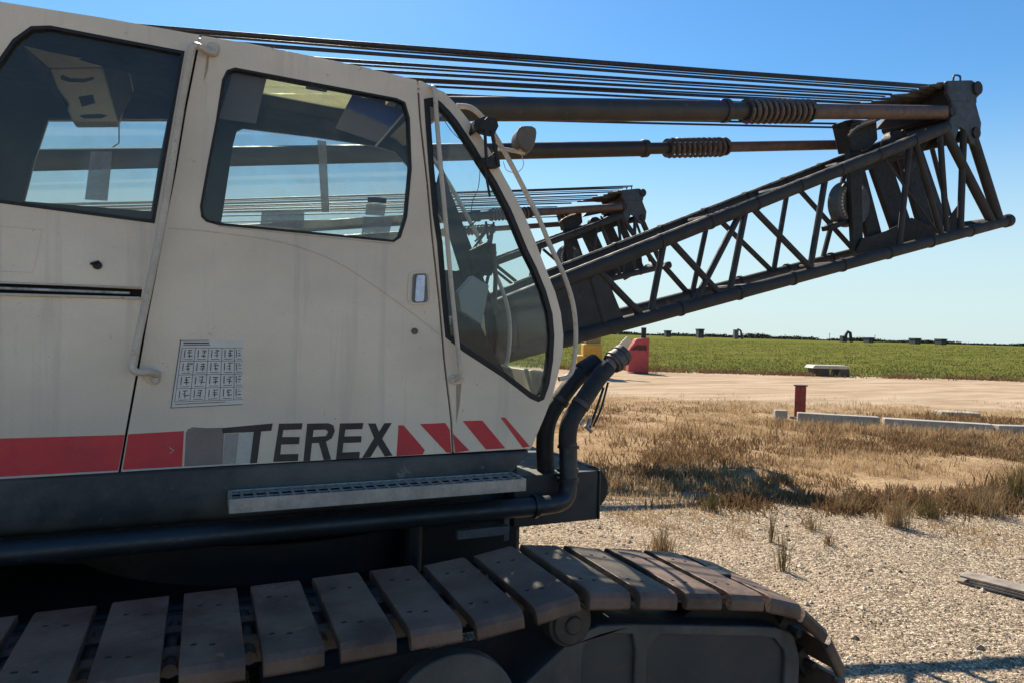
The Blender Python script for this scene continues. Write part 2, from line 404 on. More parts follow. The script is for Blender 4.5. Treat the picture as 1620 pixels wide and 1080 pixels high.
roof_px = [(-120, -18), (0, 3), (160, 28), (317, 56), (400, 70), (490, 88), (575, 106), (661, 127)]
gap1_px = [(317, 56), (310, 87), (293, 173), (277, 270), (263, 340), (243, 447), (233, 497), (217, 590), (200, 683), (189, 746)]
gap2_px = [(661, 127), (665, 189), (676, 287), (685, 385), (695, 474), (703, 569), (714, 663), (717, 716)]
prof_px = [(668, 128), (682, 136), (704, 146), (721, 164), (737, 184), (762, 216), (780, 245), (796, 276), (813, 306), (829, 337), (846, 378), (860, 415), (879, 462), (888, 495),
           (892, 530), (891, 556), (884, 590), (875, 625), (863, 657), (841, 709)]
bot = {'a': (0, 757), 'b': (189, 746)}
win_rear = soften(xz([(290, 83), (243, 352), (120, 336), (0, 320), (-45, 312), (-55, 200), (-28, 130), (0, 95), (22, 64), (50, 44), (80, 43), (200, 66)]), 0)
win_door = xz([(372, 109), (360, 113), (353, 127), (343, 193), (330, 260), (318, 327), (320, 343), (327, 350), (345, 355), (623, 382), (633, 375), (643, 343), (650, 267), (647, 187), (640, 163), (627, 157)])
win_quart = xz([(672, 158), (684, 156), (696, 162), (710, 176), (723, 192), (751, 234), (762, 253), (784, 287), (807, 331), (820, 362), (834, 396), (848, 424), (863, 461), (873, 497),
                (876, 531), (874, 569), (868, 607), (860, 630), (852, 634), (840, 629), (797, 596), (734, 555), (706, 533), (700, 474), (693, 385), (686, 340), (679, 259), (674, 189)])
XL = -1.15                                     # back end of the cab
XPREAR = [(XL, xz([(0, 757)])[0][1]), (XL, xz([(-120, -18)])[0][1] - .0)]
slot = xz([(-80, 444), (225, 458), (223, 471), (-80, 465)])
g = .004
def shiftx(pts, d): return [(x + d, z) for x, z in pts]
roof_rear = [p for p in xz(roof_px[1:4])]
zroofL = xz([(0, 3)])[0][1]
rear_loop = [(XL, zroofL)] + roof_rear[:-1] + shiftx(xz(gap1_px), -g) + xz([(0, 757)]) + [(XL, xz([(0, 757)])[0][1])]
win_rear = [(max(x, XL + .10), z) for x, z in win_rear]
door_loop = shiftx(xz(gap1_px[::-1]), g) + xz(roof_px[4:7]) + shiftx(xz(gap2_px), -g) + xz([(500, 728), (288, 740)])
front_loop = shiftx(xz(gap2_px[::-1]), g) + xz(prof_px) 
TH = .035

rear = MB().plate([rear_loop, win_rear, slot], YC, YC + TH).build('cab_side_panel', M_cab, crane, bevel=.006)
door = MB().plate([door_loop, win_door], YC, YC + TH).build('cab_door', M_cab, crane, bevel=.006)
front = MB().plate([front_loop, win_quart], YC + .001, YC + TH).build('cab_front_panel', M_cab, crane, bevel=.008)
# dark jamb behind the two door gaps
for gp in (gap1_px, gap2_px):
    a = xz(gp); mb = MB()
    for i in range(len(a) - 1):
        (x0, z0), (x1, z1) = a[i], a[i + 1]
        mb.hexa([(x0 - .025, YC + .022, z0 - .01), (x0 + .02, YC + .022, z0 - .01), (x0 + .02, YC + .05, z0 - .01), (x0 - .025, YC + .05, z0 - .01)],
                [(x1 - .025, YC + .022, z1), (x1 + .02, YC + .022, z1), (x1 + .02, YC + .05, z1), (x1 - .025, YC + .05, z1)])
    mb.build('door_jamb', M_gap, crane, smooth=False)
# sliding-door rail in its slot
mb = MB(); mb.plate([inset(slot, -.012)], YC + .040, YC + .05); mb.build('rail_channel', M_gap, rear, smooth=False)
a, b = P(-80, 454, YC + .006), P(206, 464, YC + .006); a.x = XL + .02
mb = MB().bar(a, b, .014, .011); mb.build('sliding_rail', worn('rail_steel', (.50, .48, .44), (.20, .19, .18), 14, .4, .6, .45, metal=.5), rear, bevel=.003)
a, b = P(-80, 466, YC - .004), P(222, 472, YC - .004); a.x = XL + .02
MB().bar(a, b, .012, .010).build('rail_lip', M_rail, rear, bevel=.002)
a, b = P(-80, 445.5, YC - .002), P(222, 455.5, YC - .002); a.x = XL + .02
MB().bar(a, b, .012, .007).build('rail_lip', M_rail, rear, bevel=.002)
# faint pressed hatch outline and the lock hole on the rear panel
mb = MB(); pr = [(0, 358), (67, 363), (60, 395), (52, 431), (0, 429)]
for i in range(len(pr) - 1): mb.tube([P(*pr[i], YC), P(*pr[i + 1], YC)], .0022, 6)
mb.build('pressed_outline', M_cab, rear)
mb = MB(); c = P(154, 420, YC - .002); mb.disc(c, (0, 1, 0), .0155, .008, 20)
mb.tube([P(143, 418, YC - .012), P(157, 414, YC - .012)], .005, 8); mb.build('lock_hole', M_deepsteel, rear)

# seals and panes
def seal(loop, w, parent, y0=YC - .003, y1=YC + TH + .004, name='window_seal'):
    return MB().plate([inset(loop, -.004), inset(loop, w)], y0, y1).build(name, M_rubber, parent, bevel=.003)
seal(win_rear, .008, rear); seal(win_door, .006, door); seal(win_quart, .022, front)
MB().plate([inset(win_rear, .005)], YC + .014, YC + .019).build('window_pane', M_glass, rear, smooth=False)
MB().plate([inset(win_door, .004)], YC + .014, YC + .019).build('window_pane', M_glass, door, smooth=False)
MB().plate([inset(win_quart, .015)], YC + .014, YC + .019).build('window_pane', M_glass2, front, smooth=False)

# pressed crease across the door
cr = smooth_path([P(a, b, YC - .0005) for a, b in [(266, 361), (330, 366), (420, 378), (480, 393), (530, 413), (575, 440), (615, 468), (655, 497), (697, 530)]], 4)
MB().tube(cr, .0034, 6).build('pressed_crease', M_cab, door)
MB().tube([P(346, 358, YC - .001), P(622, 386, YC - .001)], .003, 6).build('window_lip', M_rail, door)
# door handle: recessed surround with a bright latch
hl = soften(xz([(646, 430), (681, 429), (683, 482), (644, 483)]), 2, .12)
MB().plate([hl, inset(hl, .010)], YC - .006, YC + .002).build('handle_surround', M_cab, door, bevel=.002)
hp = soften(xz([(653, 434), (675, 433), (677, 478), (651, 479)]), 1, .1)
MB().plate([hp], YC - .0025, YC + .002).build('handle_recess', worn('recess_grey', (.20, .18, .155), (.17, .15, .13), 20), door)
MB().plate([soften(xz([(658, 436), (672, 435), (670, 477), (655, 478)]), 1, .08)], YC - .012, YC - .003).build('door_handle', M_chrome, door, bevel=.002)
mb = MB(); mb.disc(P(656, 524, YC - .002), (0, 1, 0), .0145, .008, 20); mb.disc(P(656, 524, YC - .006), (0, 1, 0), .009, .006, 16)
mb.build('key_lock', worn('lock_grey', (.16, .15, .14), (.1, .1, .1), 20, metal=.4), door)
# instruction sheet
q = [P(a, b, YC - .0015) for a, b in [(284.6, 537.5), (384, 538), (384, 640.5), (269, 645.7)]]
def bil(u, v, y=-.0015):
    a = q[0].lerp(q[1], u); b = q[3].lerp(q[2], u); r = a.lerp(b, v); return Vector((r.x, YC + y, r.z))
sheet = MB(); sheet.hexa([bil(0, 0), bil(1, 0), bil(1, 1), bil(0, 1)], [bil(0, 0, .001), bil(1, 0, .001), bil(1, 1, .001), bil(0, 1, .001)])
sheet.build('instruction_sheet', M_sheet, door, smooth=False)
ink = MB()
def line(u0, v0, u1, v1, w=.0016): ink.bar(bil(u0, v0, -.0022), bil(u1, v1, -.0022), .0008, w, up=(0, 0, 1) if abs(u1 - u0) > abs(v1 - v0) else (0, 1, 0)) if abs(u1 - u0) > abs(v1 - v0) else ink.bar(bil(u0, v0, -.0022), bil(u1, v1, -.0022), w, .0008, up=(0, 1, 0))
line(.015, 0, .01, .99, .003); line(0, .99, 1, .985, .0026); line(0, .012, .45, .006, .0024)
line(.06, .045, .46, .045, .0055); line(.06, .075, .48, .075, .003)
rows = [.115, .31, .51, .71, .905]; cols = [.05, .255, .46, .67, .87]
for v in rows: line(.05, v, 1, v + .003)
line(.06, .94, .75, .935, .0024)
for u in cols: line(u, .115, u, .905)
rs = random.Random(3)
for i in range(4):
    for j in range(5):
        u0 = cols[j]; u1 = cols[j + 1] if j < 4 else 1.0; v0 = rows[i]; dv = rows[i + 1] - v0
        if j == 4: u1 = 1.0
        du = u1 - u0
        line(u0 + du * .25, v0 + dv * .15, u0 + du * .25, v0 + dv * .72, .003)
        for k in range(3):
            vv = v0 + dv * (.2 + .19 * k + rs.uniform(-.03, .03)); uu = u0 + du * rs.uniform(.42, .55)
            line(uu, vv, min(.985, uu + du * rs.uniform(.2, .4)), vv + dv * rs.uniform(-.03, .03), rs.uniform(.002, .0045))
        if j < 4: line(u0 + du * rs.uniform(.5, .75), v0 + dv * .2, u0 + du * .65, v0 + dv * .75, .0026)
        line(u0 + du * .2, v0 + dv * .87, u0 + du * .85, v0 + dv * .87, .002)
ink.build('printed_grid', M_print, door, smooth=False)

# red band, patches, lettering and chevrons
def decal(name, pts, m, parent, y=.0014, hole=None):
    loops = [xz(pts)] + ([xz(hole)] if hole else [])
    return MB().plate(loops, YC - y, YC + .0004).build(name, m, parent, smooth=False)
a = P(0, 693, YC); b = P(0, 754, YC)
loop = [(XL + .01, a.z), (a.x, a.z)] + xz([(197, 687), (187, 743)]) + [(b.x, b.z), (XL + .01, b.z)]
MB().plate([loop], YC - .0014, YC + .0004).build('red_band', M_red, rear, smooth=False)
decal('red_band', [(203, 686), (291, 681), (288, 737), (194, 742)], M_red, door)
mb = MB(); mb.tube([P(268, 707, YC - .002), P(275, 712, YC - .002), P(269, 716, YC - .002)], .0018, 5); mb.build('band_scratch', M_pale, door)
MB().bar(Vector((XL, YC - .0016, xz([(0, 755.5)])[0][1])), P(186, 744.5, YC - .0016), .003, .006).build('white_edge_line', M_pale, rear)
MB().bar(P(193, 744, YC - .0016), P(380, 733, YC - .0016), .003, .006).build('white_edge_line', M_pale, door)
C6 = lambda pts: [(260 + x / 2.7, 620 + y / 2.7) for x, y in pts]
decal('taped_patch', C6([(100, 158), (120, 148), (180, 152), (245, 150), (255, 172), (248, 306), (85, 318), (92, 172)]), M_patch, door)
decal('grey_patch', C6([(258, 176), (318, 174), (305, 303), (250, 306)]), M_greypatch, door)
decal('pale_patch', C6([(322, 172), (380, 169), (364, 300), (308, 303)]), M_pale, door)
decal('letter', C6([(245, 152), (463, 132), (457, 163), (413, 166), (396, 300), (366, 302), (382, 168), (250, 174)]), M_black, door, .002)
decal('letter', C6([(490, 133), (590, 131), (586, 157), (508, 160), (503, 190), (578, 190), (575, 220), (499, 222), (495, 264), (573, 262), (570, 292), (465, 296)]), M_black, door, .002)
decal('letter', C6([(610, 133), (700, 131), (722, 140), (728, 165), (715, 195), (690, 210), (712, 286), (681, 288), (660, 215), (630, 216), (622, 291), (594, 293)]), M_black, door, .002,
      hole=C6([(637, 160), (690, 158), (700, 168), (690, 186), (633, 190)]))
decal('letter', C6([(750, 132), (850, 130), (845, 156), (773, 158), (768, 188), (842, 186), (840, 213), (765, 215), (760, 256), (835, 253), (832, 282), (733, 286)]), M_black, door, .002)
decal('letter', C6([(870, 132), (902, 132), (917, 168), (940, 131), (971, 130), (930, 197), (974, 269), (942, 273), (912, 224), (880, 276), (845, 279), (896, 195)]), M_black, door, .002)
decal('chevron', C6([(1000, 140), (1022, 140), (1112, 245), (1104, 264), (992, 271)]), M_red, door)
decal('chevron', C6([(1092, 135), (1200, 130), (1219, 160), (1226, 258), (1205, 256)]), M_red, door)
decal('chevron', C6([(1232, 175), (1302, 247), (1243, 257)]), M_red, front)
decal('chevron', C6([(1275, 122), (1358, 120), (1456, 238), (1374, 243)]), M_red, front)
decal('chevron', C6([(1436, 106), (1456, 108), (1561, 230), (1532, 236)]), M_red, front)

# rust runs under the bolts (stains with a shape of their own)
M_stain = worn('rust_stain', (.36, .26, .175), (.42, .34, .26), 30, .3, .7, .7)
for pts, par in (([(327, 90), (331, 90), (329, 112), (322, 130)], door), ([(722, 606), (730, 606), (727, 640), (722, 668)], front)):
    decal('rust_stain', pts, M_stain, par, .0009)

# roof, with a glazed hatch
rx = [(XL, zroofL)] + xz(roof_px[1:]) + xz(prof_px[1:3])
hx0 = P(418, 130, YC + .2).x; hx1 = .83
xs = []; 
def zr(x):
    for i in range(len(rx) - 1):
        if rx[i][0] <= x <= rx[i + 1][0]:
            t = (x - rx[i][0]) / (rx[i + 1][0] - rx[i][0] + 1e-9); return rx[i][1] * (1 - t) + rx[i + 1][1] * t
    return rx[0][1] if x < rx[0][0] else rx[-1][1]
xs = sorted(set([p[0] for p in rx] + [hx0, hx1, -.5, -.2])); HY0, HY1 = YC + .14, YC + .68
ys = [(YC, -.035), (YC + .006, -.018), (YC + .018, -.005), (YC + .04, .002), (HY0, .008), (HY1, .008), (YF - .04, .002), (YF - .018, -.005), (YF, -.035)]
mb = MB()
for sgn in (0, -.02):
    for i in range(len(xs) - 1):
        for j in range(len(ys) - 1):
            if hx0 - 1e-6 <= xs[i] and xs[i + 1] <= hx1 + 1e-6 and ys[j][0] == HY0: continue
            mb.face([(xs[a], ys[b][0], zr(xs[a]) + ys[b][1] + sgn) for a, b in ((i, j), (i + 1, j), (i + 1, j + 1), (i, j + 1))])
roof = mb.build('cab_roof', M_cab, crane, angle=60, fix=True)
mb = MB(); zz = zr((hx0 + hx1) / 2)
mb.slab([[(hx0 - .02, HY0 - .02), (hx1 + .02, HY0 - .02), (hx1 + .02, HY1 + .02), (hx0 - .02, HY1 + .02)], [(hx0 + .015, HY0 + .015), (hx1 - .015, HY0 + .015), (hx1 - .015, HY1 - .015), (hx0 + .015, HY1 - .015)]],
        lambda p: (p[0], p[1], zr(p[0]) + .03), lambda p: (p[0], p[1], zr(p[0]) - .04)); mb.build('hatch_frame', M_rubber, roof, bevel=.004)
MB().slab([[(hx0 + .012, HY0 + .012), (hx1 - .012, HY0 + .012), (hx1 - .012, HY1 - .012), (hx0 + .012, HY1 - .012)]], lambda p: (p[0], p[1], zr(p[0]) + .022), lambda p: (p[0], p[1], zr(p[0]) + .017)).build('hatch_pane', M_hatch, roof, smooth=False)
mb = MB(); x0 = hx0 + .28 * (hx1 - hx0)
mb.box(x0, x0 + .09, HY0 + .0, HY0 + .05, zz - .075, zz - .02); mb.build('hatch_catch', M_rubber, roof, bevel=.004); mb = MB(); mb.box(hx1 - .17, hx1 - .09, HY0 + .02, HY0 + .10, zz - .10, zz - .03); mb.build('hatch_catch', M_rubber, roof, bevel=.004)
# headliner (with the hatch left open)
mb = MB(); xe = rx[-2][0]
hl_out = [(XL + .03, YC + .05), (xe, YC + .05), (xe, YF - .04), (XL + .03, YF - .04)]
mb.slab([hl_out, [(hx0 + .005, HY0 + .005), (hx1 - .005, HY0 + .005), (hx1 - .005, HY1 - .005), (hx0 + .005, HY1 - .005)]], lambda p: (p[0], p[1], zr(p[0]) - .030), lambda p: (p[0], p[1], zr(p[0]) - .045))
mb.build('headliner', M_liner, crane, smooth=False)

# far side of the cab: beige skin outside, dark liner inside, three windows
xz2 = lambda pts: xz(pts, YF)
prof_w = xz(prof_px)
far_outline = [(XL, zroofL)] + xz(roof_px[1:7]) + prof_w + [(XL, xz([(0, 757)])[0][1])]
far_rear = xz2([(78, 192), (266, 190), (250, 273), (240, 337), (40, 321), (55, 260)])
far_door = xz2([(384, 205), (374, 210), (368, 233), (355, 320), (343, 396), (742, 432), (700, 352), (652, 273), (623, 242), (593, 233), (500, 219)])
dq = far_door[-6]
far_quart = [p for p in inset(win_quart, .012)]
fq = [p for p in far_quart]
mx = min(p[0] for p in fq)
# keep the quarter opening clear of the door opening
fdx = max(p[0] for p in far_door)
fq = [(max(p[0], fdx + .04 - max(0, (p[1] - 2.2)) * .0), p[1]) for p in fq if p[0] > fdx - .02]
far_liner = MB().plate([inset(far_outline, .006), far_rear, far_door, fq], YF - .045, YF - .016).build('far_wall_liner', M_liner, crane, smooth=False)
far_skin = MB().plate([far_outline, far_rear, far_door, fq], YF - .014, YF).build('far_cab_wall', M_cab, crane, bevel=.005)
for lp in (far_rear, far_door, fq):
    MB().plate([inset(lp, -.003)], YF - .010, YF - .006).build('far_pane', M_glass3, far_skin, smooth=False)

# windscreen wrapped across the front, between the two side profiles
wp = prof_w[3:17]
mb = MB(); k0 = 0
for i in range(len(wp) - 1):
    (x0, z0), (x1, z1) = wp[i], wp[i + 1]
    mb.face([(x0 - .012, YC + .05, z0), (x0 - .012, YF - .05, z0), (x1 - .012, YF - .05, z1), (x1 - .012, YC + .05, z1)])
mb.build('windscreen', M_glass2, crane, angle=80)
for yy in (YC + .045, YF - .055): MB().tube([(x - .012, yy, z) for x, z in wp], .010, 8).build('screen_seal', M_rubber, crane)
# nose panel under the screen and closing strip over it
for seg_nm, seg_ in (('nose_panel', prof_w[16:]), ('brow_panel', prof_w[0:4])):
    seg = seg_; mb = MB()
    for i in range(len(seg) - 1):
        (x0, z0), (x1, z1) = seg[i], seg[i + 1]
        mb.hexa([(x0, YC + .006, z0), (x0, YF - .015, z0), (x0 - .02, YF - .015, z0 - .005), (x0 - .02, YC + .006, z0 - .005)], [(x1, YC + .006, z1), (x1, YF - .015, z1), (x1 - .02, YF - .015, z1 - .005), (x1 - .02, YC + .006, z1 - .005)])
    mb.build(seg_nm, M_cab, crane)
# inside: floor, rear bulkhead, seat, console, levers
zb = xz([(0, 757)])[0][1]
MB().box(XL + .02, 1.45, YC + .05, YF - .05, zb - .01, zb + .03).build('cab_floor', M_liner, crane)
MB().box(XL, XL + .03, YC + .036, YF - .05, zb + .03, zroofL - .05).build('rear_bulkhead', M_liner, crane)
st = MB().box(-.10, .42, YC + .22, YF - .22, 1.55, 1.68).build('operator_seat', M_liner, crane, bevel=.04)
MB().hexa([(-.12, YC + .22, 1.66), (0, YC + .22, 1.66), (0, YF - .22, 1.66), (-.12, YF - .22, 1.66)], [(-.22, YC + .26, 2.20), (-.12, YC + .26, 2.20), (-.12, YF - .26, 2.20), (-.22, YF - .26, 2.20)]).build('backrest', M_liner, st, bevel=.03)
MB().box(.05, .3, YC + .3, YF - .3, zb + .03, 1.55).build('seat_base', M_liner, st, bevel=.01)
yi = YC + .30
pl = lambda pts, y, t, name, m, par=crane, bv=.004: MB().plate([xz(pts, y)], y, y + t).build(name, m, par, bevel=bv)
con = pl([(690, 560), (720, 500), (760, 512), (772, 540), (800, 590), (790, 660), (690, 640)], YC + .25, .30, 'front_console', M_liner)
pl([(748, 436), (774, 452), (763, 514), (729, 492), (725, 462)], YC + .16, .05, 'grey_control_box', M_greypanel)
pl([(700, 262), (712, 300), (748, 395), (742, 432), (733, 436), (706, 350), (690, 300)], YF - .09, .04, 'dark_pillar_trim', M_liner)
mb = MB(); mb.tube([P(781, 386, YC + .3), P(784, 440, YC + .3), P(782, 498, YC + .3)], .0125, 8); mb.build('brown_lever_post', worn('brown_post', (.10, .055, .04), (.14, .08, .06), 10), crane)
mb = MB(); rs = random.Random(5)
for k in range(9):
    x = 748 + rs.uniform(0, 36); y = 350 + rs.uniform(0, 60); mb.tube([P(x, y, YC + .3 + k * .02), P(x - rs.uniform(-14, 34), y + rs.uniform(18, 52), YC + .3 + k * .02)], rs.uniform(.003, .007), 6)
mb.plate([xz([(742, 398), (776, 380), (786, 400), (778, 436), (752, 430)], YC + .34)], YC + .34, YC + .40)
mb.build('lever_cluster', M_rubber, crane)
mb = MB(); mb.tube(smooth_path([P(760, 262, YC + .4), P(757, 296, YC + .4), P(748, 318, YC + .4), P(745, 340, YC + .4)]), .0022, 5)
mb.tube(smooth_path([P(702, 190, YC + .3), P(718, 212, YC + .3), P(738, 226, YC + .3), P(760, 224, YC + .3)]), .002, 5); mb.build('loose_wire', M_rubber, crane)
# ceiling console seen in the rear window
C1 = lambda pts: [(x / 3, y / 3) for x, y in pts]
Yk = YC + .42
cc = MB(); cc.plate([xz(C1([(235, 325), (490, 320), (560, 578), (345, 580), (318, 520), (325, 490), (272, 420)]), Yk)], Yk, Yk + .10)
cons = cc.build('ceiling_console', M_console, crane, bevel=.008)
up = MB(); t0 = [P(x, y, Yk) for x, y in C1([(235, 325), (490, 320)])]; t1 = [P(x, y, Yk - .12) for x, y in C1([(560, 222), (108, 218)])]; tm = P(430 / 3, 262 / 3, Yk - .09); tm2 = P(225 / 3, 245 / 3, Yk - .09)
dz = Vector((0, .03, .012))
pts = [t0[0], t0[1], t1[0], P(500 / 3, 214 / 3, Yk - .12), tm, tm2, t1[1]]
n = len(pts); up.add(pts + [p + dz for p in pts], [list(range(n))[::-1], list(range(n, 2 * n))] + [(i, (i + 1) % n, n + (i + 1) % n, n + i) for i in range(n)])
up.build('console_top_panel', M_console, cons, bevel=.003)
sp = MB(); sp.add([P(x, y, Yk - .001) for x, y in C1([(492, 325), (562, 578)])] + [P(x, y, Yk + .02) for x, y in C1([(632, 450), (588, 238), (530, 232)])], [(0, 1, 2, 3, 4)])
sp.add([P(108 / 3, 222 / 3, Yk - .115), P(235 / 3, 328 / 3, Yk), P(272 / 3, 420 / 3, Yk), P(318 / 3, 525 / 3, Yk), P(215 / 3, 400 / 3, Yk + .05)], [(0, 1, 2, 3, 4)])
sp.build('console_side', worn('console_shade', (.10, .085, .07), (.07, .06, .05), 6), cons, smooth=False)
for pts in (C1([(288, 362), (300, 358), (330, 372), (400, 375), (445, 366), (444, 378), (400, 392), (330, 390), (290, 378)]), C1([(370, 462), (440, 446), (452, 490), (386, 508)]),
            C1([(375, 552), (400, 545), (480, 543), (510, 550), (480, 562), (400, 563)])):
    MB().plate([xz(pts, Yk - .003)], Yk - .004, Yk + .004).build('console_vent', M_rubber, cons, smooth=False)
lv = xz(C1([(362, 455), (485, 438), (512, 500), (385, 520)]), Yk - .002)
MB().plate([lv, inset(lv, .006)], Yk - .006, Yk + .003).build('vent_surround', M_console, cons)
MB().tube([P(590 / 3, 240 / 3, Yk + .03), P(632 / 3, 430 / 3, Yk + .03), P(600 / 3, 480 / 3, Yk + .03), P(565 / 3, 590 / 3, Yk + .03), P(565 / 3, 680 / 3, Yk + .03), P(535 / 3, 700 / 3, Yk + .03)], .003, 6).build('console_cable', M_console, cons)
# brown blind and the tilted visor card behind the glass, blue and tan reflection painted on
pl([(370, 108), (423, 119), (405, 196), (345, 188)], YC + .05, .006, 'brown_blind', M_blind)
def card_reflection_mat():
    t = NT('reflection_card'); u = t.mapped((1, 1, 1)); s = t.n.new('ShaderNodeSeparateXYZ'); t.link(u, s.inputs[0])
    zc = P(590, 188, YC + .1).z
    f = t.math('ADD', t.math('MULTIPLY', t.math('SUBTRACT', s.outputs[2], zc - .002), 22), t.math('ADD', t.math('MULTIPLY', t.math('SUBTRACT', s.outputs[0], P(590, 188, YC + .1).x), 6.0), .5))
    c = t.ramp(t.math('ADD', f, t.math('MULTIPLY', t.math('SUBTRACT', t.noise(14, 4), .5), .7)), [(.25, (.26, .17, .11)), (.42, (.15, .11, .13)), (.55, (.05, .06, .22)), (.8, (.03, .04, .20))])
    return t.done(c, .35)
pl([(558, 149), (642, 177), (597, 226), (530, 203)], YC + .09, .004, 'reflection_card', card_reflection_mat(), bv=.001)
MB().bar(P(644, 174, YC + .089), P(594, 232, YC + .089), .008, .009).build('card_edge', M_console, crane, bevel=.002)
# stickers on the door glass (pale, seen from behind)
M_stick = glass('faded_sticker', (.65, .67, .67), .40, (.50, .51, .48))
pl([(582, 312), (612, 314), (611, 322), (582, 320)], YC + .006, .002, 'window_sticker', M_print, door, 0)
pl([(580, 322), (611, 324), (608, 342), (578, 340)], YC + .006, .002, 'window_sticker', M_stick, door, 0)
pl([(574, 343), (622, 344), (614, 378), (572, 374)], YC + .006, .002, 'window_sticker', M_stick, door, 0)
pl([(414, 334), (482, 336), (480, 362), (412, 356)], YC + .006, .002, 'window_sticker', M_stick, door, 0)
pl([(502, 222), (516, 224), (521, 336), (509, 336)], YC + .006, .001, 'dust_streak', M_stick, door, 0)
pl([(144, 240), (178, 240), (170, 318), (134, 316)], YC + .006, .001, 'dust_streak', M_stick, rear, 0)

# grab rails
def Pp(lst): return [P(a, b, YC + y) for a, b, y in lst]
gr = MB().tube(smooth_path(Pp([(341, 84, -.004), (330, 83, -.02), (318, 76, -.045), (306, 73, -.06), (300, 84, -.062), (296, 110, -.062), (285, 175, -.062), (262, 318, -.062), (243, 420, -.062), (226, 500, -.062), (212, 566, -.062), (209, 580, -.062), (217, 588, -.06), (236, 588, -.04), (247, 591, -.012), (250, 592, -.004)]), 5), .0135, 10)
gr.build('grab_rail', M_rail, crane)
mb = MB(); mb.plate([soften(xz([(328, 66), (348, 70), (347, 88), (336, 92), (326, 84)]), 2)], YC - .006, YC); mb.disc(P(340, 80, YC - .01), (0, 1, 0), .011, .012, 16)
mb.build('rail_bracket', M_rail, crane, bevel=.0015); mb = MB()
mb.plate([soften(xz([(228, 586), (254, 584), (256, 604), (240, 610), (226, 598)]), 2)], YC - .006, YC); mb.disc(P(246, 601, YC - .011), (0, 1, 0), .013, .014, 6)
mb.build('rail_bracket', M_rail, crane, bevel=.0015)
gr = MB().tube(smooth_path(Pp([(683, 137, 0), (688, 146, -.035), (691, 190, -.04), (697, 262, -.04), (705, 350, -.04), (712, 430, -.04), (720, 510, -.04), (727, 578, -.04), (727, 594, -.035), (720, 601, -.005)]), 5), .0105, 10)
gr.build('grab_rail', M_rail, crane)
mb = MB(); mb.plate([soften(xz([(710, 592), (732, 592), (733, 607), (710, 607)]), 2)], YC - .010, YC); mb.disc(P(717, 600, YC - .014), (0, 1, 0), .008, .01, 12); mb.build('rail_bracket', M_rail, crane, bevel=.0015)
outer = [(722, 168, .02), (742, 170, .02), (757, 180, .03), (772, 198, .03), (787, 222, .03), (807, 257, .03), (834, 309, .03), (853, 347, .03), (870, 388, .03), (893, 438, .03), (907, 484, .03), (911, 531, .03), (907, 578, .03), (899, 594, .03), (884, 599, .03)]
pth = smooth_path(Pp(outer), 5)
MB().tube(pth, .0125, 10).build('front_guard_rail', M_rail, crane)
MB().tube([p + Vector((0, YF - YC - .06, 0)) for p in pth], .0125, 10).build('front_guard_rail', M_rail, crane)
# lamp on its arm
ya = YC + .03
mb = MB(); mb.tube(smooth_path([P(788, 236, ya), P(806, 238, ya - .01), P(830, 243, ya - .02)]), .010, 8); mb.tube([P(823, 240, ya - .02), P(826, 232, ya - .02)], .011, 8)
mb.tube(smooth_path([P(825, 244, ya), P(828, 262, ya), P(818, 273, ya), P(802, 270, ya), P(796, 256, ya)]), .002, 5); mb.build('lamp_arm', M_rail, crane)
mb = MB(); mb.slab([soften(xz([(826, 199), (847, 200), (850, 212), (844, 236), (834, 240), (819, 228), (817, 214), (821, 203)], ya - .06), 1)], lambda p: (p[0], ya - .06, p[1]), lambda p: (p[0] + .02, ya + .05, p[1]))
mb.build('work_lamp', M_lamp, crane, bevel=.008)
# wiper gear
yw = YC - .05
mb = MB(); W = lambda pts, y, t: mb.plate([xz(pts, y)], y, y + t)
W([(752, 190), (768, 183), (786, 187), (789, 200), (783, 212), (766, 208), (758, 204), (750, 212), (748, 207)], yw, .06)
W([(763, 250), (790, 246), (792, 264), (764, 266)], yw, .05)
mb.bar(P(767, 205, yw), P(770, 265, yw), .014, .012); mb.bar(P(778, 208, yw), P(788, 262, yw), .016, .014)
mb.bar(P(766, 262, yw - .02), P(775, 312, yw - .02), .008, .010); mb.bar(P(771, 255, yw), P(784, 240, yw), .008, .008)
mb.tube([P(756, 196, yw - .01), P(748, 212, yw - .01)], .006, 6); mb.tube([P(772, 186, yw - .02), P(758, 200, yw - .02)], .004, 6)
mb.build('wiper_gear', M_deepsteel, crane, bevel=.003)

# ---------------------------------------------------------------- deck, step, pipes
XR, XF = -4.3, 1.52
prof = [(YC + .012, zb + .002), (YC + .004, zb - .01), (YC + .006, zb - .09), (YC + .02, zb - .15), (YC + .05, zb - .20), (YC + .10, zb - .235), (YC + .25, zb - .25), (YC + .25, zb + .002)]
mb = MB(); xf = P(838, 712, YC).x; xb = P(792, 770, YC).x
mb.slab([prof], lambda p: (XR, p[0], p[1]), lambda p: (xf - (zb - p[1]) * .9, p[0], p[1])); mb.build('deck_skirt', M_skirt, crane, bevel=.004)
MB().box(XR, XF - .02, YC + .24, 5.95, .86, zb - .012).build('deck_frame', M_skirt, crane, bevel=.02)
# bumper in front of the deck
e = P(947, 742, 3.05)
mb = MB(); mb.box(XF - .1, e.x, 3.05, 5.8, .83, 1.085); mb.box(e.x, e.x + .012, 3.04, 3.07, .83, 1.09); mb.build('front_bumper', worn('bumper_steel', (.035, .034, .032), (.05, .045, .04), 4), crane, bevel=.006)
mb = MB(); c = Vector((e.x + .02, 3.3, .96)); mb.tube([c + Vector((0, -.13, 0)), c + Vector((0, .5, 0))], .125, 20); mb.build('bumper_roller', M_rubber, crane, bevel=.01)
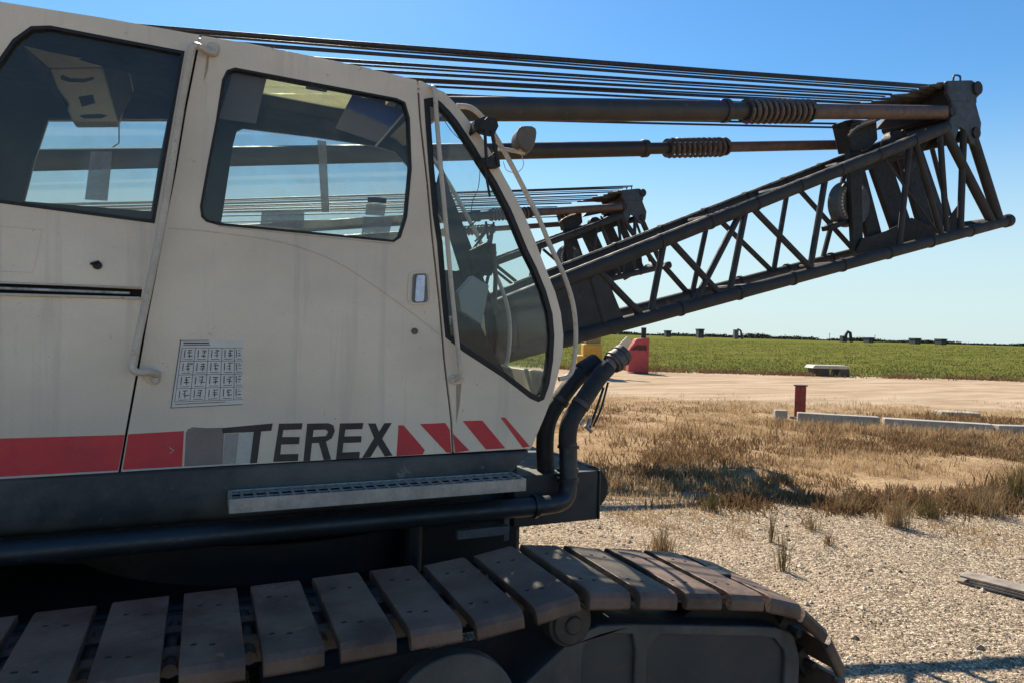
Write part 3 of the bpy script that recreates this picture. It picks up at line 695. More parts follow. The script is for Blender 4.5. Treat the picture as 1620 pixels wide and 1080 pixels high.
# step
x0, x1, y0, y1, zt = .104, 1.345, 2.765, 2.93, 1.138
mb = MB(); h = .055
mb.box(x0, x1, y0, y0 + .012, zt - h, zt); mb.box(x0, x0 + .012, y0 + .012, y1, zt - h, zt); mb.box(x1 - .012, x1, y0 + .012, y1, zt - h, zt); mb.box(x0 + .012, x1 - .012, y1 - .01, y1, zt - .02, zt)
step = mb.build('step', M_alu, crane, bevel=.002)
mb = MB(); n = 26
for k in range(1, n): xx = x0 + (x1 - x0) * k / n; mb.box(xx - .0055, xx + .0055, y0 + .012, y1 - .01, zt - .006, zt - .002)
for k in (1, 2): yy = y0 + (y1 - y0) * k / 3; mb.box(x0 + .012, x1 - .012, yy - .003, yy + .003, zt - .007, zt - .003)
mb.build('grating', M_alu, step, smooth=False)
MB().box(x0 + .01, x1 - .01, y0 + .02, y1 - .01, zt - .05, zt - .046).build('step_tray', M_gap, step)
step_back = MB().box(x0 + .012, x1 - .012, y1 - .0095, y1 - .006, zt - .05, zt - .021).build('step_backing', M_gap, step)
for xx in (x0 + .12, x1 - .16): MB().box(xx, xx + .05, y1 - .02, YC + .02, zt - .05, zt - .022).build('step_bracket', M_skirt, step)
# large pipes along the deck edge, elbow, upright, rubber sleeves leaning forward
zp = .957; yp = 2.95
e1 = P(896, 760, 3.0); up1 = P(899, 700, 3.0)
pp = [Vector((XR, yp, zp))] + [Vector((e1.x - .16 - .1 * k, yp, zp)) for k in (3, 2, 1, 0)] + [Vector((e1.x - .06, yp + .01, zp + .005)), Vector((e1.x - .015, yp + .02, zp + .03)), Vector((e1.x, yp + .03, zp + .09)), up1]
mb = MB(); mb.tube([pp[0]] + smooth_path(pp[1:], 6), 0.046, 20); mb.disc(Vector((e1.x, yp + .035, zp + .11)), (0, 0, 1), .056, .02, 20); mb.disc(Vector((e1.x - .2, yp, zp)), (1, 0, 0), .056, .02, 20)
pipe = mb.build('hydraulic_pipe', M_pipe, crane, angle=50)
hp1 = [P(899, 716, 3.0), P(898, 690, 3.0), P(903, 664, 3.0), P(922, 634, 3.02), P(946, 598, 3.05), P(962, 580, 3.06)]
MB().tube(smooth_path(hp1, 5), [.046] * 26, 18).build('rubber_hose', M_hose, crane)
mb = MB(); a, b = P(950, 594, 3.055), P(968, 573, 3.07); mb.tube([a, b], .036, 16)
mb.build('hose_end_metal', worn('hose_end', (.24, .17, .14), (.14, .10, .09), 12), crane)
d = (P(985, 560, 3.08) - P(966, 577, 3.07)).normalized()
c = P(977, 567, 3.08); mb = MB(); mb.tube([c - d * .05, c + d * .052], .056, 18); mb.tube([c - d * .03, c - d * .014], .062, 18); mb.tube([c + d * .02, c + d * .03], .061, 18)
mb.build('hose_clamp', worn('clamp_metal', (.06, .055, .05), (.14, .12, .10), 12), crane, bevel=.002)
hp2 = [P(864, 760, 3.14), P(862, 700, 3.14), P(868, 662, 3.14), P(888, 628, 3.16), P(912, 598, 3.18), P(932, 583, 3.2)]
MB().tube(smooth_path(hp2, 5), .046, 18).build('rubber_hose', M_hose, crane)
mb = MB(); c = P(936, 579, 3.2); mb.tube([P(918, 591, 3.2), P(946, 574, 3.2)], .060, 16); mb.build('hose_clamp', M_hose, crane, bevel=.01)
mb = MB(); mb.disc(P(898, 742, 3.0), (P(898, 742, 3.0) - P(899, 700, 3.0)), .056, .014, 18); mb.build('pipe_collar', M_pipe, crane); MB().disc(P(899, 706, 3.0), (0, 0, 1), .055, .012, 18).build('pipe_collar', M_pipe, crane)
mb = MB()                                    # two thin lines hanging with their fittings
mb.tube(smooth_path([P(955, 612, 3.1), P(944, 645, 3.1), P(931, 680, 3.1)]), .007, 8); mb.tube(smooth_path([P(962, 604, 3.12), P(951, 645, 3.12), P(938, 674, 3.12)]), .006, 8); mb.build('thin_hose', M_hose, crane)
mb = MB(); mb.tube([P(933, 660, 3.09), P(931, 672, 3.09)], .013, 8); mb.tube([P(925, 672, 3.1), P(936, 682, 3.1)], .010, 8); mb.tube([P(918, 670, 3.1), P(924, 662, 3.1)], .010, 8); mb.build('hose_fitting', worn('fitting', (.45, .44, .42), (.3, .3, .3), 20, metal=.5), crane)
for (px_, py_, qx, qy, yy, nm) in ((908, 655, 930, 622, 3.01, 'hose_strap'), (876, 648, 896, 618, 3.15, 'hose_strap')):
    a_, b_ = P(px_, py_, yy), P(qx, qy, yy); m_ = a_.lerp(b_, .5); u_ = (b_ - a_).normalized(); MB().tube([m_ - u_ * .012, m_ + u_ * .012], .0495, 18).build(nm, worn('strap_steel', (.10, .095, .085), (.05, .045, .04), 20, metal=.5), crane)
# small hanging plate and post under the deck
mb = MB(); mb.box(P(722, 850, 2.95).x, P(803, 845, 2.95).x, 2.93, 2.96, .885 - .045, .885 - .005)
mb.box(P(795, 840, 2.98).x, P(803, 840, 2.98).x, 2.961, 2.975, .80, .95); MB().box(.9, 1.50, 3.12, 3.9, .30, .87).build('undercarriage_block', M_deepsteel, crane, bevel=.03); mb.build('hanging_plate', worn('plate_grey', (.13, .125, .115), (.09, .085, .08), 8), crane)
mb = MB(); c = P(656, 850, 3.0); mb.tube([(c.x, 3.0, .70), (c.x, 3.0, .92)], .035, 12); mb.build('deck_post', M_rubber, crane)

# machine house behind the cab
mb = MB(); mb.box(XR + .02, XL - .03, YC + .06, 5.9, zb - .01, 2.74); house = mb.build('machine_house', M_cab, crane, bevel=.05)
for k in range(3):
    xx = XR + .35 + k * .95; mb = MB(); mb.box(xx, xx + .80, YC + .045, YC + .061, zb + .12, 2.6); mb.build('house_door', M_cab, house, bevel=.006)
mb = MB(); mb.box(XL - .03, XF - .1, YF + .04, YF + .30, zb - .012, zb + .10); mb.build('deck_walkway', M_skirt, crane, bevel=.01)
MB().box(XR - .5, XR + .02, 3.1, 5.8, .9, 2.2).build('counterweight', M_skirt, crane, bevel=.06)

# ---------------------------------------------------------------- boom
def bp(px, py, far=False):
    """near-side boom point; the far side is the same member shifted across the boom"""
    p = P(px, py, YB); 
    if far: p = Vector((p.x, YB2, p.z))
    return p
def seg(a, b, r, n=10, far=False): return MB().tube([bp(*a, far), bp(*b, far)], r, n)
top = [(770, 492), (900, 440), (1000, 399), (1200, 317), (1300, 277), (1400, 240), (1497, 202)]
low = [(740, 578), (900, 543), (1000, 513), (1100, 487), (1200, 457), (1300, 427), (1400, 402), (1500, 378), (1592, 350)]
tA, tB = bp(*top[0]), bp(*top[-1]); lA, lB = bp(*low[0]), bp(*low[-1])
for far in (False, True):
    dy = Vector((0, YB2 - YB if far else 0, 0))
    ch = MB().tube([tA + dy, tB + dy], .054 if not far else .046, 16).build('boom_chord', M_boom, crane)
    mb = MB(); d = (tB - tA); u = Vector((0, 0, 1))
    for k in range(9):                       # clips and a pale strip standing in for the chord's top highlight
        c = tA + dy + d * (.2 + k * .083) + Vector((0, -.024, .050)); mb.obox(c, d.normalized() * .03, (0, .012, 0), (0, 0, .008))
    mb.tube([tA + dy + d * .1 + Vector((0, -.026, .050)), tA + dy + d * .9 + Vector((0, -.026, .050))], .009, 6)
    mb.build('chord_highlight', worn('chord_highlight_tone', (.42, .35, .26), (.10, .085, .07), 14), ch)
    for k in range(7):                       # weld collars along both chords
        for (A_, B_) in ((tA, tB), (lA, lB)):
            q_ = (A_ + (B_ - A_) * (.30 + k * .1)) + dy; u_ = (B_ - A_).normalized() * .012; MB().tube([q_ - u_, q_ + u_], .0595, 14).build('weld_collar', M_boom, ch)
    ch = MB().tube([lA + dy, lB + dy], .052 if not far else .046, 16).build('boom_chord', M_boom, crane)
    mb = MB(); dl = (lB - lA).normalized(); mb.tube([lB + dy - dl * .03, lB + dy + dl * .05], .064, 16)
    mb.build('chord_end', M_boom, ch, bevel=.01)
    # diagonals
near_d = [((935, 440), (958, 520)), ((948, 430), (1018, 502)), ((1050, 385), (1028, 500)), ((1062, 382), (1143, 470)), ((1179, 335), (1153, 468)), ((1189, 328), (1288, 430)), ((1306, 280), (1281, 428)),
          ((1172, 336), (1098, 480)), ((1439, 232), (1422, 394)), ((1487, 212), (1498, 372))]
far_d = [((1049, 400), (1015, 485)), ((1140, 345), (1230, 445)), ((1244, 305), (1222, 445)), ((1264, 297), (1360, 410)), ((1117, 360), (1096, 478)), ((1360, 258), (1352, 410))]
for a, b in near_d: seg(a, b, .026).build('boom_brace', M_boom, crane)
# far braces: measured where they are seen, then set on the far plane
for (a, b) in [((1049, 420), (1097, 474)), ((1117, 362), (1094, 470)), ((1140, 350), (1228, 436)), ((1245, 306), (1222, 440)), ((1264, 300), (1356, 402)), ((1470, 218), (1503, 345)), ((1338, 268), (1300, 415))]:
    MB().tube([P(a[0], a[1], YB2), P(b[0], b[1], YB2)], .024, 10).build('boom_brace', M_boom, crane)
for a, b, r in (((1495, 208), (1568, 350), .042), ((1538, 216), (1581, 352), .046), ((1525, 195), (1519, 368), .030), ((1448, 226), (1490, 376), .028), ((1398, 250), (1490, 376), .009)):
    seg(a, b, r, 12).build('boom_brace', M_boom, crane)
for a, b, r in (((1495, 208), (1568, 350), .042), ((1538, 216), (1581, 352), .046)):
    seg(a, b, r, 12, True).build('boom_brace', M_boom, crane)
for t in (.45, .62, .8):                     # cross ties between the two sides
    for A, B in ((tA, tB), (lA, lB)):
        c = A.lerp(B, t); MB().tube([c, c + Vector((0, YB2 - YB, 0))], .024, 8).build('cross_tie', M_boom, crane)
for A, B in ((tA, tB), (lA, lB)): MB().tube([B, B + Vector((0, YB2 - YB, 0))], .05, 12).build('cross_tie', M_boom, crane)
# solid foot plates
ft = xz([(700, 560), (770, 488), (900, 436), (948, 420), (962, 446), (990, 515), (960, 528), (900, 548), (760, 580)], YB)
for yy in (YB - .012, YB2 - .0): MB().plate([ft], yy, yy + .02).build('boom_foot_plate', M_boom, crane, bevel=.004)
# linkage plates and legs inside the lattice
Ym = YB + .22
def quadbar(a, b, w0, w1, y, t, name='mast_leg', m=M_deepsteel):
    A, B = P(a[0], a[1], y), P(b[0], b[1], y); d = (B - A).normalized(); s = Vector((d.z, 0, -d.x))
    mb = MB(); lo = [A - s * w0 / 2, A + s * w0 / 2, B + s * w1 / 2, B - s * w1 / 2]
    mb.hexa(lo, [p + Vector((0, t, 0)) for p in lo]); return mb.build(name, m, crane, bevel=.008)
quadbar((1352, 200), (1359, 398), .17, .12, Ym, .05)
quadbar((1358, 262), (1392, 402), .15, .20, Ym + .06, .05)
quadbar((1388, 240), (1440, 392), .27, .26, Ym + .10, .05)
quadbar((1425, 215), (1478, 385), .16, .24, Ym + .16, .05)
quadbar((1452, 225), (1500, 372), .08, .12, Ym + .2, .05)
MB().plate([xz([(1350, 402), (1360, 378), (1400, 366), (1440, 345), (1470, 358), (1480, 325), (1495, 350), (1516, 322), (1518, 372), (1440, 396)], Ym)], Ym - .02, Ym - .004).build('base_plate', M_deepsteel, crane, bevel=.006)
MB().plate([xz([(1342, 262), (1395, 236), (1470, 212), (1482, 222), (1470, 236), (1440, 248), (1400, 262), (1355, 276)], Ym)], Ym + .07, Ym + .13).build('base_plate', M_deepsteel, crane, bevel=.006)
# toothed drum inside the lattice
c = P(1343, 323, Ym + .12); mb = MB(); mb.disc(c, (0, 1, 0), .21, .12, 40); mb.disc(c + Vector((0, -.07, 0)), (0, 1, 0), .09, .04, 24)
drum = mb.build('rope_drum', worn('drum_steel', (.10, .105, .11), (.06, .06, .06), 8), crane, bevel=.006)
mb = MB()
for k in range(20):
    a = R(60 + k * 11); mb.obox(c + Vector((math.cos(a) * .168, -.064, math.sin(a) * .168)), Vector((math.cos(a), 0, math.sin(a))) * .014, (0, .006, 0), Vector((-math.sin(a), 0, math.cos(a))) * .011)
mb.build('drum_bolts', M_alu, drum)
mb = MB(); pts = [c + Vector((math.cos(R(a)) * .14, -.066, math.sin(R(a)) * .14)) for a in range(55, 290, 12)]; mb.tube(pts, .007, 6); mb.build('drum_ring', M_socket, drum)
MB().bar(P(1306, 362, Ym + .1), P(1345, 348, Ym + .1), .10, .05).build('drum_bracket', M_deepsteel, crane, bevel=.01)
# sheave blocks on top
sh = MB().plate([xz([(1334, 192), (1346, 190), (1384, 192), (1386, 222), (1372, 238), (1345, 240), (1340, 218), (1337, 205)], Ym)], Ym - .02, Ym + .13).build('sheave_block', M_deepsteel, crane, bevel=.01)
mb = MB()
for k in range(5):
    mb.tube(smooth_path([P(1342 + 2 * k, 216 - 6 * k, Ym - .12 + .02 * k), P(1356 + 2 * k, 203 - 2.5 * k, Ym - .12 + .02 * k), P(1385 + 3 * k, 192 - 1.5 * k, Ym - .12 + .02 * k)], 5), .011, 7)
mb.build('rope_wrap', M_socket, sh)
mb = MB(); c = P(1414, 228, Ym); mb.disc(c, (0, 1, 0), .115, .10, 28); mb.disc(c, (0, 1, 0), .035, .13, 14); mb.bar(P(1428, 206, Ym), P(1434, 218, Ym), .03, .03); mb.build('guide_sheave', M_deepsteel, crane, bevel=.006)
# head block: side cheeks, lifting eye, pins
hd = [(1499, 128), (1537, 127), (1547, 133), (1552, 142), (1551, 150), (1546, 155), (1545, 166), (1549, 181), (1553, 195), (1551, 216), (1546, 232), (1536, 226), (1527, 206), (1519, 200), (1510, 226), (1502, 215), (1496, 208), (1503, 190), (1507, 176), (1506, 160), (1500, 148)]
M_head = worn('head_paint', (.042, .047, .050), (.030, .032, .034), 4, .4, .7, .5, third=(.13, .10, .08), grain=80, bump=.25)
hb = MB().plate([xz(hd, YB - .03)], YB - .03, YB + .01).build('head_cheek', M_head, crane, bevel=.008)
off = Vector((0, YB2 - YB, 0))
hb2 = MB().plate([xz(hd, YB - .03)], YB2 - .01, YB2 + .03).build('head_cheek', M_head, crane, bevel=.008)
mb = MB(); a = P(1518, 160, YB); 
for (px, py, r) in ((1540, 142, .065), (1518, 160, .10), (1538, 212, .055), (1500, 178, .05)):
    c = P(px, py, YB); e_ = .05 if r < .09 else .0; mb.tube([c + Vector((0, -e_, 0)), c + off + Vector((0, e_, 0))], r, 16)
mb.build('head_pins', M_deepsteel, crane, bevel=.006)
MB().plate([xz([(1503, 132), (1532, 132), (1536, 190), (1508, 196)], YB)], YB + .03, YB2 - .03).build('head_core', M_deepsteel, crane, bevel=.01)
ey = [P(1508, 128, YB - .01), P(1509, 121, YB - .01), P(1512, 119.5, YB - .01), P(1516, 120, YB - .01), P(1519, 122, YB - .01), P(1519, 129, YB - .01)]
MB().tube(smooth_path(ey, 4), .009, 8).build('lifting_eye', M_head, hb)
MB().tube([P(1507, 160, YB - .032), P(1545, 161, YB - .032)], .004, 6).build('weld_seam', M_head, hb)

# ---------------------------------------------------------------- backstops
def helix(a, b, r, wire, turns):
    a = Vector(a); b = Vector(b); d = b - a; t = d.normalized(); u = t.cross(Vector((0, 0, 1))).normalized(); w = t.cross(u); pts = []
    N = turns * 14
    for i in range(N + 1):
        an = 2 * math.pi * i / 14; pts.append(a + d * (i / N) + (u * math.cos(an) + w * math.sin(an)) * r)
    return MB().tube(pts, wire, 6)
def backstop(pts, Y, rt, rs, rr, turns, ext):
    A = P(*pts[0], Y); B = P(*pts[1], Y); d = (B - A).normalized(); A = A - d * ext
    def q(px):                                  # the point of the axis seen at column px
        best = None
        for i in range(400):
            p = A + (B - A) * (i / 399); v = p - EYE; x = W0 / 2 + F0 * v.dot(RGT) / v.dot(FWD)
            if best is None or abs(x - px) < best[0]: best = (abs(x - px), p)
        return best[1]
    c1, s0, s1 = q(pts[2]), q(pts[3]), q(pts[4])
    tube = MB().tube([A, c1], rt, 20).build('backstop_tube', M_tubem, crane)
    MB().tube([c1 - d * .03, c1 + d * .02], rt * 1.16, 20).build('collar', M_tubem, tube, bevel=.006)
    ringp = [c1 + d * .0 + Vector((0, -rt * 1.1, 0)) + Vector((0, math.cos(R(a)) * .0, 0)) for a in range(2)]
    MB().tube([c1, B], rr, 14).build('backstop_rod', M_rust, tube)
    MB().tube([c1, s0], rr * 1.06, 14).build('rod_sleeve', M_tubem, tube)
    helix(s0, s1, rs, rs * .20, turns).build('spring', worn('spring_steel', (.13, .10, .085), (.07, .055, .05), 20), tube)
    MB().tube([s0 - d * .015, s0 + d * .012], rs * 1.08, 18).build('spring_seat', M_tubem, tube)
    MB().tube([s1 - d * .006, s1 + d * .02], rs * 1.02, 18).build('spring_seat', M_tubem, tube)
    return A, B, c1
backstop([(715, 172.5), (1503, 178.5), 1148, 1181, 1279], YB + .02, .078, .084, .062, 11, 3.4)
backstop([(830, 239), (1354, 229), 1022, 1058, 1147], YB2 - .05, .062, .072, .045, 11, 4.2)
# ---------------------------------------------------------------- ropes
ropes = [((300, 47), (1465, 138), .02, .52, .007), ((470, 66), (1450, 142), .08, .46, .007), ((545, 99), (1400, 153), .2, .33, .007), ((640, 121), (1380, 160), .25, .27, .007), ((250, 41.5), (1472, 136), .00, .55, .012), ((420, 58), (1455, 139), .10, .50, .008), ((382, 67), (1440, 145), .05, .42, .012), ((510, 91), (1410, 150), .18, .36, .011), ((581, 109), (1395, 157), .22, .30, .011),
         ((666, 126), (1360, 163.5), .28, .24, .012), ((690, 134.5), (1330, 170), .34, .2, .009), ((707, 148), (1300, 176), .40, .3, .010), ((905, 190), (1340, 202.5), .46, .28, .009), ((1080, 190), (1340, 196.5), .5, .3, .009)]
for a, b, ya, yb, r in ropes:
    A, B = P(*a, YB + ya), P(*b, YB + yb); d = B - A; A2 = A - d * ((A.x + 2.9) / d.x)
    sag = [A2.lerp(B, k / 14) + Vector((0, 0, -.012 * math.sin(math.pi * k / 14) + random.uniform(-.0012, .0012))) for k in range(15)]
    MB().tube(sag, r, 8).build('wire_rope', M_rope, crane)
# rope ends: sockets gathered in front of the head
hs = [((1472, 136), (1504, 136)), ((1455, 140), (1503, 140)), ((1440, 145), (1503, 145)), ((1410, 152), (1503, 150)), ((1395, 157), (1503, 156)), ((1380, 162), (1503, 162)), ((1362, 165), (1500, 168)), ((1420, 166), (1502, 170))]
for k, (a, b) in enumerate(hs):
    y = YB + .06 + k * .055; A, B = P(*a, y), P(*b, y); d = (B - A)
    mb = MB(); mb.tube([A, A + d * .25, A + d * .32, A + d * .62, A + d * .68, B], [.012, .018, .030, .034, .022, .024], 9)
    mb.build('rope_socket', M_socket, crane)
MB().plate([xz([(1400, 190), (1420, 178), (1470, 186), (1440, 196), (1386, 206)], Ym)], Ym, Ym + .05).build('rope_guard', M_boom, crane, bevel=.004)
# gantry that carries the ropes behind the cab
mb = MB()
for yy in (YB, YB2):
    mb.tube([(-2.9, yy, 3.75), (-1.9, yy, 2.7)], .05, 10); mb.tube([(-2.9, yy, 3.75), (-3.6, yy, 2.7)], .05, 10)
mb.tube([(-2.9, YB - .1, 3.75), (-2.9, YB2 + .1, 3.75)], .10, 16); mb.build('rope_gantry', M_boom, crane)
for yy in (YB, YB2): MB().box(-2.6, -2.2, yy - .03, yy + .03, zb, 2.85).build('backstop_bracket', M_boom, crane, bevel=.01)

# ---------------------------------------------------------------- undercarriage
TY0, TY1, TT = 1.83, 2.37, .95                 # near track: outer edge, inner edge, top height
XB, XS = -2.55, 1.83                           # wheel centres
def track_path():
    """points on the outer face of the shoes: over the top, round the front, along the ground, round the back"""
    pts = []
    prof = [(XB, .93), (-1.2, .945), (-.2, .952), (.4, .955), (.8, .957), (1.0, .975), (1.113, .991), (1.283, .970), (1.47, .938), (1.658, .912), (1.856, .879), (1.99, .838), (2.09, .785), (2.206, .69), (2.285, .57)]
    pts += [(x, z) for x, z in prof]
    r = .475
    for a in range(0, -91, -8): pts.append((XS + r * math.cos(R(a)), .462 + r * math.sin(R(a))))
    pts.append((XB, -.002))
    for a in range(-98, -271, -10): pts.append((XB + r * math.cos(R(a)), .46 + r * math.sin(R(a))))
    return pts
def resample(pts, step, start=0):
    segs = [(Vector(pts[i]), Vector(pts[(i + 1) % len(pts)])) for i in range(len(pts))]
    tot = sum((b - a).length for a, b in segs); n = round(tot / step); st = tot / n; out = []
    s = start; 
    for k in range(n):
        t = (start + k * st) % tot
        for a, b in segs:
            L = (b - a).length
            if t <= L: p = a + (b - a) * (t / max(L, 1e-9)); out.append((p, (b - a).normalized())); break
            t -= L
    return out
def shoe_mb():
    """one shoe, local: x along the track, y across, z outwards (top at 0)"""
    mb = MB(); hw = .0765
    prof = [(0, -.050), (.004, -.020), (.018, -.005), (.045, 0), (.5, 0), (.532, -.006), (.54, -.03), (.50, -.034), (.04, -.036), (.026, -.056), (.006, -.058)]
    mb.slab([prof], lambda p: (-hw, p[0], p[1]), lambda p: (hw, p[0], p[1]))
    return mb
shoe_m = shoe_mb()
holes = [(-.045, .13), (.0, .115), (-.03, .40), (.02, .385)]
shoe_m.mi = 1
for hx_, hy_ in holes: shoe_m.tube([(hx_ - .008, hy_, -.002), (hx_ + .008, hy_, -.002)], .0055, 6)
_tp = track_path(); _tot = sum((Vector(_tp[i]) - Vector(_tp[(i + 1) % len(_tp)])).length for i in range(len(_tp))); _st = _tot / round(_tot / .196)
spos = resample(_tp, .196, (2.785) % _st)
def undercarriage_side(y0, sign, individual):
    mb = MB(); yo = y0 if sign > 0 else y0 + .54
    ya, yb = y0 + .10, y0 + .46
    # side frame: box with two recessed panels and a rim
    fr = soften([(XB + .25, .66), (.92, .66), (1.14, .81), (1.24, .832), (2.00, .705), (2.10, .665), (2.14, .56), (2.13, .30), (XS + .1, .16), (XB + .1, .16), (XB - .1, .4), (XB, .60)], 1, .15)
    mb.plate([fr], ya + .012, yb)
    frame = mb.build('track_frame', M_frameP, crane, bevel=.01)
    p1 = soften([(1.42, .770), (2.00, .668), (2.065, .60), (2.065, .35), (1.95, .28), (1.42, .25)], 1, .1)
    p2 = soften([(1.16, .775), (1.24, .80), (1.37, .778), (1.37, .25), (1.16, .25)], 1, .1)
    rim = MB().plate([inset(fr, -.002), p1, p2], ya - .006, ya + .014); rim.build('frame_rim', M_frame, frame, bevel=.005)
    ic = .5
    for (x, z, r, nm) in ((XS, .46, .36, 'sprocket'), (XB, .46, .36, 'idler')):
        mb = MB(); mb.disc((x, y0 + .28, z), (0, 1, 0), r, .20, 32); mb.disc((x, y0 + .28, z), (0, 1, 0), .12, .18, 24)
        for k in range(13):
            a = 2 * math.pi * k / 13; mb.obox((x + math.cos(a) * (r + .02), y0 + .28, z + math.sin(a) * (r + .02)), Vector((math.cos(a), 0, math.sin(a))) * .04, (0, .05, 0), Vector((-math.sin(a), 0, math.cos(a))) * .03)
        mb.build(nm, M_deepsteel, frame, bevel=.006)
    for x in (1.105, -.62):
        mb = MB(); mb.disc((x, y0 + .16, .862), (0, 1, 0), .078, .16, 28); mb.disc((x, y0 + .075, .862), (0, 1, 0), .066, .02, 28); mb.disc((x, y0 + .065, .862), (0, 1, 0), .03, .02, 16); mb.build('carrier_roller', worn('roller_steel', (.045, .038, .032), (.03, .026, .024), 8), frame, bevel=.006)
    for k in range(9):
        x = XB + .5 + k * .43; mb = MB(); mb.disc((x, y0 + .28, .14), (0, 1, 0), .10, .34, 20); mb.build('track_roller', M_deepsteel, frame, bevel=.006)
    mb = MB(); mb.disc((.70, y0 + .080, .63), (0, 1, 0), .21, .05, 40); mb.disc((.70, y0 + .05, .63), (0, 1, 0), .07, .03, 24); mb.disc((.22, y0 + .085, .56), (0, 1, 0), .24, .04, 40); mb.build('drive_cover', M_frame, frame, bevel=.006)
    # chain of links running under the shoes
    mb = MB()
    for i, (p, d) in enumerate(spos):
        nrm = Vector((-d[1], d[0])); c = Vector((p[0], 0, p[1])); D = Vector((d[0], 0, d[1])); N = Vector((nrm[0], 0, nrm[1]))
        for yy in (y0 + .20, y0 + .34):
            mb.obox(c + D * .0935 - N * .065 + Vector((0, yy, 0)), D * .060, (0, .022, 0), N * .030)
            mb.obox(c - N * .075 + Vector((0, yy + .03, 0)), D * .062, (0, .014, 0), N * .028)
        mb.tube([c + D * .0935 - N * .06 + Vector((0, y0 + .13, 0)), c + D * .0935 - N * .06 + Vector((0, y0 + .43, 0))], .019, 8)
    mb.build('track_chain', M_chain, frame, fix=False, bevel=.0)
    if individual:
        src = None
        for i, (p, d) in enumerate(spos):
            nrm = Vector((-d[1], d[0]))
            if src is None:
                src = shoe_m.build('track_shoe', [M_shoe, M_gap], None, bevel=.004); o = src; o.parent = frame
            else:
                o = src.copy(); scene.collection.objects.link(o); o.parent = frame
            M = Matrix(((d[0], 0, nrm[0], p[0]), (0, 1, 0, y0), (d[1], 0, nrm[1], p[1]), (0, 0, 0, 1)))
            j = random.uniform(-.012, .012)
            M = M @ Matrix.Rotation(j, 4, 'Y') @ Matrix.Translation((0, random.uniform(-.004, .004), random.uniform(-.002, .002)))
            o.matrix_local = Matrix.Translation(-world_loc(crane)) @ M
    else:
        mb = MB()
        for i, (p, d) in enumerate(spos):
            nrm = Vector((-d[1], d[0]))
            M = Matrix(((d[0], 0, nrm[0], p[0]), (0, sign, 0, yo), (d[1], 0, nrm[1], p[1]), (0, 0, 0, 1)))
            k = len(mb.v); mb.v += [M @ v for v in shoe_m.v]; mb.f += [[k + q for q in f] for f in shoe_m.f]; mb.m += shoe_m.m
        b = mb.build('track_belt', [M_shoe, M_gap], frame); b['kind'] = 'stuff'
    return frame
undercarriage_side(TY0, 1, True)
undercarriage_side(8.9 - TY0 - .54, -1, False)
mb = MB(); mb.disc((-.3, 4.45, .72), (0, 0, 1), .75, .26, 40); mb.disc((-.3, 4.45, .83), (0, 0, 1), .95, .06, 40); mb.build('turntable', M_deepsteel, crane, bevel=.01)
mb = MB(); mb.disc((.45, 4.2, .74), (0, 0, 1), 1.05, .18, 48)
mb.build('slew_ring', M_deepsteel, crane, bevel=.004)
MB().box(-1.4, 1.30, 3.05, 5.7, .36, .655).build('car_body_plate', M_deepsteel, crane, bevel=.02)
mb = MB(); mb.box(-1.3, -.7, TY1 - .1, 8.9 - TY1 + .1, .35, .62); mb.box(.2, .8, TY1 - .1, 8.9 - TY1 + .1, .35, .62); mb.box(-1.2, .7, 3.6, 5.3, .33, .60); mb.build('car_body', M_deepsteel, crane, bevel=.02)
mb = MB(); mb.tube([(-1.0, 2.62, .74), (.95, 2.62, .74)], .05, 10); mb.box(-1.0, .9, 2.5, 2.9, .60, .68); mb.build('travel_motor_line', M_deepsteel, crane, bevel=.01)

# ---------------------------------------------------------------- the second crane, standing in line behind
SKIP = ('track_shoe', 'loose_wire', 'instruction_sheet', 'printed_grid', 'track_chain', 'letter', 'taped_patch', 'grey_patch', 'pale_patch', 'window_sticker', 'dust_streak', 'band_scratch', 'reflection_card', 'card_edge', 'brown_blind', 'rust_stain', 'far_pane')
D2 = Vector((.16, 5.6, .0))
crane2 = crane.copy(); scene.collection.objects.link(crane2); crane2.location = crane.location + D2
crane2['label'] = 'second crawler crane standing behind the first, its dark boom head showing above the nearer boom'
belt = bpy.data.objects.get('track_belt')
for ch in list(crane.children):
    if ch.name.split('.')[0] in SKIP: continue
    c = ch.copy(); scene.collection.objects.link(c); c.parent = crane2
    for gc in list(ch.children):
        if gc.name.split('.')[0] in SKIP: continue
        k = gc.copy(); scene.collection.objects.link(k); k.parent = c
    if ch.name == 'track_frame':
        k = belt.copy(); scene.collection.objects.link(k); k.parent = c; k.location.y -= (8.9 - TY0 - .54) - TY0

# ================================================================== THINGS ON THE GROUND
def G(px, py): return PZ(px, py, 0)
def depth_at(p): return (p - EYE).dot(FWD)

# --- rusty red stub post
p = G(1265, 662); s = depth_at(p) / F0
post = empty('stub_post', p, 'short dark red steel post in dry grass at the left end of the long kerb', 'post')
MB().box(p.x - 6.5 * s, p.x + 6.5 * s, p.y - .08, p.y + .08, -.02, 52 * s).build('post_body', worn('red_post', (.26, .02, .012), (.12, .02, .015), 6, third=(.2, .08, .04)), post, bevel=.01)
MB().box(p.x - 8 * s, p.x + 8 * s, p.y - .1, p.y + .1, 52 * s, 54 * s).build('post_cap', worn('post_cap', (.08, .02, .015), (.05, .02, .015), 6), post, bevel=.004)
MB().box(p.x - 11 * s, p.x + 11 * s, p.y - .14, p.y + .14, -.02, .05).build('post_foot', M_deepsteel, post, bevel=.01)
